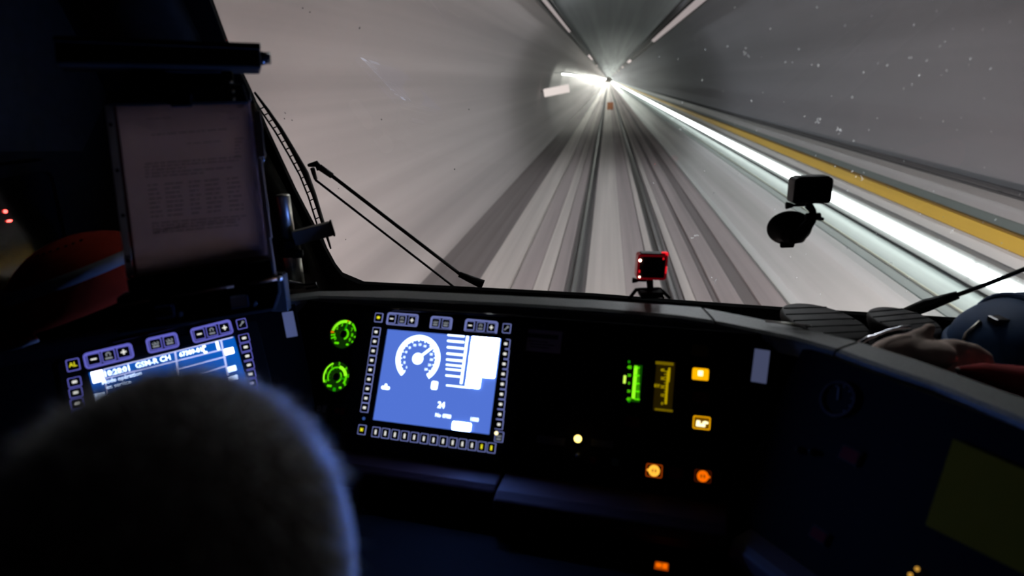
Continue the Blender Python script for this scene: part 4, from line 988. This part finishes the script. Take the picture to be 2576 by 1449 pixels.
# --- action cameras
def action_camera(c, r, u, n, w, h, label, lit):
    """c centre of the rear face; r right, u up, n towards the viewer; w,h size of the housing"""
    t = thing('action_camera', c - u * h * .5, label, 'camera', 'action cameras')
    dp = w * .42; pl_ = Panel(c, r, -u); pl_.n = n
    shell = M_REDCLEAR if lit else M_CLEAR
    MB().frame(pl_, 0, 0, w / 2, h / 2, w * .075, w * .10, -dp, 0).build('housing', shell, t, bevel=.0012)
    MB().rrect(pl_, 0, 0, w * .44, h * .43, w * .03, -dp * .9, -.001).build('body', M_BLACK, t)
    MB().rrect(pl_, w * .03, -h * .02, w * .36, h * .37, w * .02, -.002, .0006).build('rear_screen', M_BLACKG, t)
    MB().box(c + u * h * .5 - n * dp * .45, r * w * .40, u * h * .045, n * dp * .42).build('top_latch', M_BLACK, t, bevel=.001)
    MB().lathe(c - n * dp, -n, [(h * .32, 0), (h * .32, h * .10), (h * .26, h * .12)], 24).build('lens_port', M_BLACKG, t)
    for s in (-.24, .2): MB().box(c + r * w * s - u * h * .46 + n * .001, r * w * .13, u * h * .014, n * .001).build('latch_glint', M_CHROME if not lit else M_REDCLEAR, t)
    for i in (-1, 0, 1): MB().box(c - u * h * .57 - n * dp * .5 + r * i * w * .055, r * w * .02, u * h * .09, n * dp * .16).build('hinge_finger', M_BLACKM, t)
    kx = c - u * h * .60 - n * dp * .5
    MB().tube([kx - r * w * .1, kx - r * w * .38, kx - r * w * .42, kx - r * w * .58], [w * .035, w * .035, w * .06, w * .10], 8).build('thumb_screw', M_BLACKM, t)
    if lit:
        MB().lathe(c - r * w * .425 + u * h * .27 + n * .001, n, [(w * .045, 0), (w * .035, .002), (w * .01, .003)], 12).build('record_light', E_REDW, t)
        MB().lathe(c - r * w * .40 - u * h * .38 + n * .001, n, [(w * .03, 0), (w * .02, .002)], 10).build('record_light', E_REDW, t)
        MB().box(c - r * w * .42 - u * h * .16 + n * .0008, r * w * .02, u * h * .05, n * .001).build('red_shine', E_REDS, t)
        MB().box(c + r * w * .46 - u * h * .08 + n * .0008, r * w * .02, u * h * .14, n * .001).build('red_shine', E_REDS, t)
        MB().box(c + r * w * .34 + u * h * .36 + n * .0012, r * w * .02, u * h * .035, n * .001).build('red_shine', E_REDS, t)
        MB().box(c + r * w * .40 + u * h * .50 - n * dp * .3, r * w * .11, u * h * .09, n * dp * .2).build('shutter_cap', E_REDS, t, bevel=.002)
        MB().lathe(c - r * w * .3 + u * h * .2 - n * (dp + .0005), -n, [(w * .03, 0), (w * .02, .002)], 10).build('front_light', E_RED, t)
    return t, kx
r_ = nrm(RT * A(1, 1, 0)); n_ = A(r_[1], -r_[0], 0)
c = at_y(1641, 673, 1.305)
k = np.dot(c - CAM, FW) / F
t, kx = action_camera(c, nrm(r_ - ZUP * .05), nrm(ZUP + r_ * .05), n_, 76 * k, 66 * k, 'small action camera glowing red on the dashboard edge', True)
bz = 1.238; base = A(kx[0] + .002, kx[1] - .004, bz)
MB().tube([kx, kx * .7 + base * .3, base * .85 + kx * .15, base + ZUP * .01], [9 * k, 8 * k, 7.5 * k, 12 * k], 10).build('stem', M_BLACKM, t)
MB().box(base + ZUP * .006, r_ * .022, n_ * .02, ZUP * .006).build('foot', M_BLACKM, t, bevel=.002)
for s, ln in ((-1, .045), (1, .036), (1, .024)):
    MB().tube([base + ZUP * .012, base + r_ * s * ln * .6 + ZUP * .010 - n_ * .01, base + r_ * s * ln + n_ * .012 - ZUP * .002], [.005, .004, .003], 6).build('clip_leg', M_BLACKM, t)
# support block under the foot, part of the sill
c2 = GLASS.px(1985, 572, 0)
yr = float(c2[1]) - .075
c = at_y(2046, 480, yr); k = np.dot(c - CAM, FW) / F
t, kx = action_camera(c, nrm(r_ + ZUP * .0), ZUP, n_, 97 * k, 66 * k, 'black action camera on a suction mount stuck to the windscreen', False)
j = at_y(2044, 545, yr + .01)
MB().tube([kx, (kx + j) / 2 + r_ * .004, j], [11 * k, 9 * k, 11 * k], 10).build('arm', M_BLACKM, t)
MB().tube([j + r_ * .014, j - r_ * .012], [10 * k, 10 * k], 12).build('joint', M_BLACKM, t)
MB().tube([j + r_ * .014 - ZUP * .004, j + r_ * .022 - ZUP * .006], [6 * k, 4 * k], 8).build('joint_screw', M_BLACKM, t)
cn = GLASS.n
MB().lathe(c2 + cn * .001, cn, [(57 * k, 0), (57 * k, .003), (51 * k, .008), (36 * k, .016), (26 * k, .024), (22 * k, .03)], 32).build('suction_cup', M_BLACKM, t)
MB().tube([c2 + cn * .022 - ZUP * .004, c2 + cn * .03 + r_ * .018, j - ZUP * .006], [24 * k, 20 * k, 11 * k], 12).build('cup_arm', M_BLACKM, t)
MB().box(c2 + cn * .012 + GLASS.v * 44 * k + r_ * .0, r_ * 20 * k, GLASS.v * 9 * k, cn * .008).build('release_tab', M_BLACKM, t, bevel=.004)

# --- wipers outside the glass
def gp(x, y_, h=-.035):
    a_, b_ = GLASS.uv(x, y_, h); return GLASS.p(a_, b_, h)
wp = thing('windscreen_wiper', gp(1190, 720), 'left windscreen wiper with twin rods and slotted blade', 'wiper', 'windscreen wipers')
kw = np.dot(gp(1000, 560) - CAM, FW) / F
MB().tube([gp(1215, 716), gp(1155, 690)], [13 * kw, 8 * kw], 8).build('arm_root', M_BLACK, wp)
MB().tube([gp(1160, 692), gp(832, 440)], 4.6 * kw, 8).build('arm_rod', M_BLACK, wp)
MB().tube([gp(1142, 722), gp(793, 452)], 3.0 * kw, 8).build('guide_rod', M_BLACK, wp)
MB().tube([gp(836, 443), gp(803, 420)], [7 * kw, 8 * kw], 8).build('rod_sleeve', M_BLACK, wp)
MB().tube([gp(804, 424), gp(796, 412), gp(776, 416)], [9 * kw, 8 * kw, 4 * kw], 8).build('knuckle', M_BLACK, wp)
MB().tube([gp(786, 424), gp(794, 450)], [6 * kw, 5 * kw], 8).build('link', M_BLACK, wp)
blade = [(640, 232), (672, 275), (706, 325), (738, 380), (768, 435), (790, 490), (812, 560), (832, 625)]
bo = MB().tube([gp(*q) for q in blade], [2.5 * kw, 4 * kw, 5 * kw, 6 * kw, 8 * kw, 6 * kw, 5 * kw, 2.5 * kw], 6).build('blade', M_BLACK, wp)
inner_ = [(x - 14 + (6 if i in (0, 7) else 0), y_ + 6) for i, (x, y_) in enumerate(blade)]
MB().tube([gp(*q) for q in inner_], 2.2 * kw, 6).build('blade_rail', M_BLACK, bo)
for i in range(18):
    t_ = .12 + .8 * i / 17; f_ = t_ * 7; j_ = int(f_); f_ -= j_
    q = (blade[j_][0] + (blade[j_ + 1][0] - blade[j_][0]) * f_, blade[j_][1] + (blade[j_ + 1][1] - blade[j_][1]) * f_)
    MB().tube([gp(*q), gp(q[0] - 13, q[1] + 6)], 1.6 * kw, 5).build('blade_bridge', M_BLACK, bo)
wp = thing('windscreen_wiper', gp(2320, 780), 'right windscreen wiper reaching in behind the blue helmet', 'wiper', 'windscreen wipers')
MB().tube([gp(2250, 800), gp(2330, 768), gp(2410, 742)], [12 * kw, 15 * kw, 9 * kw], 8).build('arm_root', M_BLACK, wp)
MB().tube([gp(2400, 745), gp(2480, 716), gp(2620, 660), gp(2860, 564)], 5 * kw, 8).build('arm_rod', M_BLACK, wp)
MB().tube([gp(2520, 770), gp(2640, 705), gp(2860, 590)], 3.4 * kw, 8).build('guide_rod', M_BLACK, wp)

# --- round slotted vents on the shelf
def vent(px, dia, label, tx, hid=False):
    c = at_z(*px, 1.165); k_ = np.dot(c - CAM, FW) / F; R = dia * k_ / 2
    t = thing('round_vent', c - ZUP * .025, label, 'vent', 'shelf vents')
    ax_ = nrm(ZUP + RT * tx - FW * .10)
    MB().lathe(c - ax_ * .022, ax_, [(R * .9, -.004), (R * .97, .006), (R, .016), (R * .98, .021), (R * .92, .024)], 36).build('disc', M_GRILL, t)
    a_ = nrm(RT - ax_ * np.dot(RT, ax_)); a_ = nrm(a_ + .35 * np.cross(ax_, a_)); b_ = np.cross(ax_, a_)
    for i in range(-2, 3):
        w_ = math.sqrt(max(.02, .86 - (i * .33) ** 2)) * R
        MB().box(c + b_ * (i * .33 * R) + ax_ * .0022, a_ * w_, b_ * .0016, ax_ * .0008).build('slot', M_SLOT, t)
vent((2075, 806), 214, 'large round slotted vent behind the console, left of the pair', .16)
vent((2275, 806), 170, 'round slotted vent beside the tan glove, right of the pair', .10)
# chrome clip on the cap
a, b = at_z(1925, 808, 1.243), at_z(2033, 819, 1.243)
t = thing('chrome_strip', (a + b) / 2, 'short bright chrome strip on the console edge before the vents', 'strip')
MB().tube([a, b], .0018, 8).build('upper_wire', M_CHROME, t); MB().tube([a - FW * .012, b - FW * .012], .0014, 8).build('lower_wire', M_CHROME, t)
# --- tan glove
def blob(name, mt, par, parts, voxel=.004, sm=6):
    """several rounded volumes fused into one skin"""
    g_ = MB()
    for q in parts: (g_.tube(q[1], q[2], 12) if q[0] == 't' else g_.ell(*q[1:]))
    o_ = g_.build(name, mt, par, smooth=True)
    rm = o_.modifiers.new('fuse', 'REMESH'); rm.mode = 'VOXEL'; rm.voxel_size = voxel; rm.use_smooth_shade = True
    s_ = o_.modifiers.new('soften', 'SMOOTH'); s_.iterations = sm; s_.factor = .5
    return o_
GD = 1.20
def g3(x, y_, d_=GD): return at_d(x, y_, d_)
gk = GD / F
gt = thing('work_glove', g3(2300, 925), 'tan work glove with a silver cuff edge lying behind the console', 'glove')
def rnd_tip(path, rads): return [('t', path, rads), ('e', path[-1], RT * rads[-1], UP * rads[-1], FW * rads[-1])]
parts = [('e', g3(2262, 888), RT * 84 * gk + UP * 18 * gk, UP * 46 * gk - RT * 8 * gk, FW * .035), ('e', g3(2330, 892, 1.19), RT * 70 * gk, UP * 40 * gk, FW * .04)]
parts += rnd_tip([g3(2285, 868), g3(2318, 842), g3(2333, 834), g3(2338, 826)], [30 * gk, 20 * gk, 16 * gk, 15 * gk])
for q, r0 in (([(2330, 878), (2400, 875), (2450, 886), (2478, 900)], 24), ([(2335, 892), (2410, 895), (2465, 908), (2488, 922)], 23), ([(2340, 908), (2410, 915), (2462, 928), (2484, 942)], 22), ([(2340, 922), (2400, 932), (2445, 946), (2460, 956)], 20)):
    parts += rnd_tip([g3(x, y_, GD - .004 * i) for i, (x, y_) in enumerate(q)], [r0 * gk, r0 * gk, r0 * .9 * gk, r0 * .75 * gk])
blob('glove_body', M_TAN, gt, parts, .0045, 5)
rnd = random.Random(2)
MB().tube([g3(2160 + i * 10, 862 - 40 * math.sin(i / 13 * 1.5) + rnd.uniform(-1.2, 1.2), 1.195) for i in range(14)], [(4.2 + rnd.uniform(-1, 1.4)) * gk for i in range(14)], 7).build('cuff_edging', M_FOIL, gt)
# --- red cloth
rt_ = thing('red_cloth', at_d(2500, 1000, 1.13), 'bunched red cloth beside the tan glove at the right edge', 'cloth')
blob('cloth', M_REDCLOTH, rt_, [('t', [at_d(2405, 930, 1.15), at_d(2470, 938, 1.14), at_d(2560, 962, 1.12), at_d(2660, 1000, 1.10)], [.006, .018, .03, .036]), ('t', [at_d(2410, 932, 1.155), at_d(2500, 962, 1.14), at_d(2600, 1000, 1.12)], [.008, .018, .024])], .004, 8)
MB().lathe(at_d(2409, 929, 1.135), -FW, [(.004, 0), (.0035, .002), (.001, .003)], 10).build('press_stud', M_CHROME, rt_)
# --- blue helmet
hc = A(*at_d(2608, 905, 1.27)); hc[2] = 1.146
hm = thing('safety_helmet', hc, 'dark blue safety helmet at the right edge by the windscreen', 'helmet')
hx = nrm(RT * A(1, 1, 0)); hy = A(-hx[1], hx[0], 0)
MB().rings(dome(hc, ZUP, hx, hy, .148, .10)).build('shell', M_BLUE, hm)
L = [[hc + ZUP * z_ + (hx * math.cos(x) + hy * math.sin(x)) * r_2 for x in [2 * math.pi * k_ / 40 for k_ in range(40)]] for r_2, z_ in ((.146, .012), (.152, .012), (.156, .004), (.156, .0), (.146, .0))]
MB().rings(L, True, False).build('brim', M_BLUE, hm)
for i in (-1, 0, 1):
    L = []
    for k_ in range(13):
        t_ = .5 + k_ * (math.pi - 1.0) / 12; q = hc + ZUP * (.102 * math.sin(t_)) + hy * (.15 * math.cos(t_)) + hx * i * .03
        L.append(q)
    MB().tube(L, .006, 8).build('crown_rib', M_BLUE, hm)
MB().tube([hc - hx * .145 + ZUP * .018, hc - hx * .140 + ZUP * .04, hc - hx * .118 + ZUP * .064], .003, 8).build('edge_loop', M_CHROME, hm)
MB().box(hc - hx * .10 + ZUP * .072 - hy * .02, hx * .012, hy * .014, ZUP * .006).build('clip', M_BLACKG, hm, bevel=.002)
# --- dirt on the windscreen
def dirt_mat():
    mt = bpy.data.materials.new('dried dirt on glass'); mt.use_nodes = True; nt = mt.node_tree; nt.nodes.clear()
    out = nt.nodes.new('ShaderNodeOutputMaterial'); tl2 = nt.nodes.new('ShaderNodeBsdfTranslucent'); tl2.inputs[0].default_value = (.42, .45, .46, 1)
    tp = nt.nodes.new('ShaderNodeBsdfTransparent'); mx = nt.nodes.new('ShaderNodeAddShader'); tp.inputs[0].default_value = (.85, .85, .85, 1)
    nt.links.new(tp.outputs[0], mx.inputs[0]); nt.links.new(tl2.outputs[0], mx.inputs[1]); nt.links.new(mx.outputs[0], out.inputs[0]); return mt
M_DIRT = dirt_mat()
rnd = random.Random(11); g = MB(); gd = MB()
def fleck(g_, x, y_, w_, h_, ang):
    a_, b_ = GLASS.uv(x, y_); k_ = 1.5 / F; pts = []
    n = 6
    for i in range(n):
        t_ = 2 * math.pi * i / n; rr_ = rnd.uniform(.6, 1.1); px_, py_ = math.cos(t_) * w_ * rr_, math.sin(t_) * h_ * rr_
        pts.append(GLASS.p(a_ + (px_ * math.cos(ang) - py_ * math.sin(ang)) * k_, b_ + (px_ * math.sin(ang) + py_ * math.cos(ang)) * k_, .0006))
    g_.prism(pts, GLASS.n * .0004)
for i in range(170):
    x = rnd.uniform(1600, 2570); y_ = rnd.uniform(10, 760)
    if rnd.random() > .35 + .65 * ((x - 1600) / 970): continue
    fleck(g, x, y_, rnd.uniform(.8, 2.2), rnd.uniform(1.0, 4.0), rnd.uniform(-.6, .6))
for x, y_ in ((1720, 320), (1872, 130), (2168, 440), (2110, 325), (2060, 302), (1745, 590), (1798, 705), (2240, 665), (2395, 580)):
    for _ in range(5): fleck(g, x + rnd.gauss(0, 5), y_ + rnd.gauss(0, 6), rnd.uniform(.8, 2), rnd.uniform(1.5, 5), rnd.uniform(-1, 1))
g.build('dirt_flecks', M_DIRT, w1, kind='stuff')
for x, y_ in ((718, 284), (716, 298), (735, 302), (1144, 425), (852, 474), (870, 602), (762, 20), (780, 30), (1180, 275), (905, 70), (960, 300)):
    fleck(gd, x, y_, rnd.uniform(1, 2), rnd.uniform(1.5, 3.5), rnd.uniform(-1, 1))
gd.build('insect_specks', M_BLACKM, w1, kind='stuff')

# ================================================================== the driver
HD = at_d(446, 1502, .338)
drv = thing('person', (HD[0], HD[1] - .05, .02), 'grey-haired driver seen from behind in a dark uniform, seated at the console', 'person')
f_ = nrm(A(.05, 1, -.12)); s_ = nrm(np.cross(f_, ZUP)); u_ = np.cross(s_, f_)
def skin_mesh(verts, edges, root=0, lvl=2):
    me = bpy.data.meshes.new('tmp'); me.from_pydata([tuple(map(float, v[0])) for v in verts], edges, [])
    ob = bpy.data.objects.new('tmp', me); COL.objects.link(ob)
    md = ob.modifiers.new('s', 'SKIN'); sub = ob.modifiers.new('d', 'SUBSURF'); sub.levels = lvl; sub.render_levels = lvl
    for i, v in enumerate(verts):
        sv_ = me.skin_vertices[0].data[i]; sv_.radius = (v[1], v[2] if len(v) > 2 else v[1]); sv_.use_root = (i == root)
    dg = bpy.context.evaluated_depsgraph_get(); dg.update(); ev = ob.evaluated_get(dg); m2 = bpy.data.meshes.new_from_object(ev)
    vs_ = [np.array(v.co) for v in m2.vertices]; fs_ = [tuple(q.vertices) for q in m2.polygons]
    bpy.data.objects.remove(ob); bpy.data.meshes.remove(m2)
    return vs_, fs_
hipz = .55; bx = HD[0]; by = HD[1] - .07
V = [(A(bx, by, hipz), .15, .12), (A(bx, by - .02, hipz + .22), .14, .11), (A(bx, by - .02, hipz + .46), .165, .115), (A(bx, by, hipz + .60), .10, .09), (A(bx, by + .03, hipz + .68), .062, .062), (A(bx, by + .06, hipz + .76), .065, .065)]
E_ = [(0, 1), (1, 2), (2, 3), (3, 4), (4, 5)]
for s in (-1, 1):
    b0 = len(V)
    V += [(A(bx + s * .19, by, hipz + .54), .07), (A(bx + s * .26, by + .06, hipz + .28), .05), (A(bx + s * .20, by + .27, hipz + .20), .04), (A(bx + s * .17, by + .36, hipz + .19), .03)]
    E_ += [(2, b0), (b0, b0 + 1), (b0 + 1, b0 + 2), (b0 + 2, b0 + 3)]
    b1 = len(V)
    V += [(A(bx + s * .10, by + .05, hipz - .01), .095), (A(bx + s * .14, by + .46, hipz + .02), .068), (A(bx + s * .15, by + .50, .24), .055), (A(bx + s * .15, by + .50, .10), .045), (A(bx + s * .16, by + .64, .07), .04)]
    E_ += [(0, b1), (b1, b1 + 1), (b1 + 1, b1 + 2), (b1 + 2, b1 + 3), (b1 + 3, b1 + 4)]
vs_, fs_ = skin_mesh(V, E_)
body = MB(); body.add(vs_, fs_, True)
# skull, jaw, nose, ears and hands are fused with the body
body.ell(HD, s_ * .080, f_ * .100, u_ * .108, 32, 20)
body.ell(HD + f_ * .030 - u_ * .055, s_ * .062, f_ * .070, u_ * .070, 24, 14)
body.ell(HD + f_ * .100 - u_ * .030, s_ * .013, f_ * .020, u_ * .026, 12, 8)
for s in (-1, 1):
    body.ell(HD + s_ * s * .083 - u_ * .028 - f_ * .005, s_ * .010, f_ * .018, u_ * .032, 12, 8)
    body.ell(HD + s_ * s * .033 + f_ * .088 + u_ * .006, s_ * .014, f_ * .010, u_ * .008, 10, 6)
    hw_ = A(bx + s * .165, by + .40, hipz + .185)
    body.ell(hw_ + A(0, .02, 0), A(.040, 0, 0), A(0, .05, 0), A(0, 0, .018), 14, 8)
    for i in range(4):
        q0 = hw_ + A(-.03 + i * .02, .055, .002); ln = (.07, .08, .075, .058)[i if s > 0 else 3 - i]
        body.tube([q0, q0 + A(0, ln * .5, .004), q0 + A(0, ln, -.012)], [.009, .0085, .007], 8)
    body.tube([hw_ - A(s * .03, 0, 0), hw_ + A(-s * .055, .03, 0), hw_ + A(-s * .06, .06, -.006)], [.012, .010, .008], 8)
bo_ = body.build('body', M_SKIN, drv, smooth=True)
rm = bo_.modifiers.new('fuse', 'REMESH'); rm.mode = 'VOXEL'; rm.voxel_size = .006; rm.use_smooth_shade = True
sm_ = bo_.modifiers.new('soften', 'SMOOTH'); sm_.iterations = 4; sm_.factor = .5
# clothing over torso, arms and legs
def grow(idx, k_): return [(V[i][0], *(r + k_ for r in V[i][1:])) for i in idx]
ji = [0, 1, 2, 3] + [6, 7, 8] + [15, 16, 17]
mp_ = {i: n for n, i in enumerate(ji)}
vs_, fs_ = skin_mesh(grow(ji, .014), [(mp_[a_], mp_[b_]) for a_, b_ in E_ if a_ in mp_ and b_ in mp_])
MB().add(vs_, fs_, True).build('jacket', M_JACKET, drv)
ti = [0, 10, 11, 12, 13, 19, 20, 21, 22]
mp_ = {i: n for n, i in enumerate(ti)}
vs_, fs_ = skin_mesh(grow(ti, .012), [(mp_[a_], mp_[b_]) for a_, b_ in E_ if a_ in mp_ and b_ in mp_])
MB().add(vs_, fs_, True).build('trousers', M_JACKET, drv)
for i in (14, 23):
    q = V[i][0]; MB().ell(q + A(0, -.04, -.005), A(.05, 0, 0), A(0, .13, 0), A(0, 0, .045), 16, 10).build('shoe', M_BLACK, drv)
# short grey hair: a close cap with fine strands standing on it
rnd = random.Random(7); g = MB()
loops = []
for i in range(15):
    t_ = .02 + i / 14 * 1.75
    lp = []
    for k_ in range(36):
        x = 2 * math.pi * k_ / 36; d = s_ * math.cos(x) * .0835 + f_ * math.sin(x) * .1035
        back = max(0, -math.sin(x)); tt = t_ * (1.0 + .22 * back - .18 * max(0, math.sin(x)))
        lp.append(HD + u_ * math.cos(tt) * .1125 + d * math.sin(tt))
    loops.append(lp)
g.rings(loops, True, False)
g.build('scalp_hair', M_HAIR, drv); g = MB()
for i in range(7000):
    z_ = rnd.uniform(-.42, 1); x = rnd.uniform(0, 2 * math.pi)
    if math.sin(x) > .3 and z_ < .35: continue
    r_2 = math.sqrt(max(0, 1 - z_ * z_)); d = s_ * math.cos(x) * r_2 * .083 + f_ * math.sin(x) * r_2 * .103 + u_ * z_ * .112
    q = HD + d; o_ = nrm(s_ * math.cos(x) * r_2 / .083 + f_ * math.sin(x) * r_2 / .103 + u_ * z_ / .112)
    dirn = nrm(o_ * .6 - u_ * .5 * r_2 - f_ * .25 + A(rnd.gauss(0, .25), rnd.gauss(0, .25), rnd.gauss(0, .25)))
    ln = rnd.uniform(.006, .014); e = nrm(np.cross(dirn, A(rnd.gauss(0, 1), rnd.gauss(0, 1), rnd.gauss(0, 1)))) * .00035
    g.add([q - e, q + e, q + dirn * ln], [(0, 1, 2)])
g.build('hair_strands', M_STRAND, drv, kind='stuff')
# --- the driver's seat
st = thing('driver_chair', (bx, by - .05, 0), 'dark upholstered driver seat on a pedestal under the driver', 'chair')
MB().box(A(bx, by + .10, .40), A(.24, 0, 0), A(0, .25, 0), A(0, 0, .05)).build('cushion', M_SEAT, st, bevel=.03)
MB().box(A(bx, by - .21, .76), A(.22, 0, 0), A(0, .045, .012), A(0, -.02, .30)).build('backrest', M_SEAT, st, bevel=.03)
MB().tube([A(bx, by + .06, .02), A(bx, by + .06, .36)], .06, 16).build('pedestal', M_BLACK, st)
MB().lathe(A(bx, by + .06, 0), ZUP, [(.20, 0), (.20, .015), (.07, .03)], 28).build('base', M_BLACK, st)
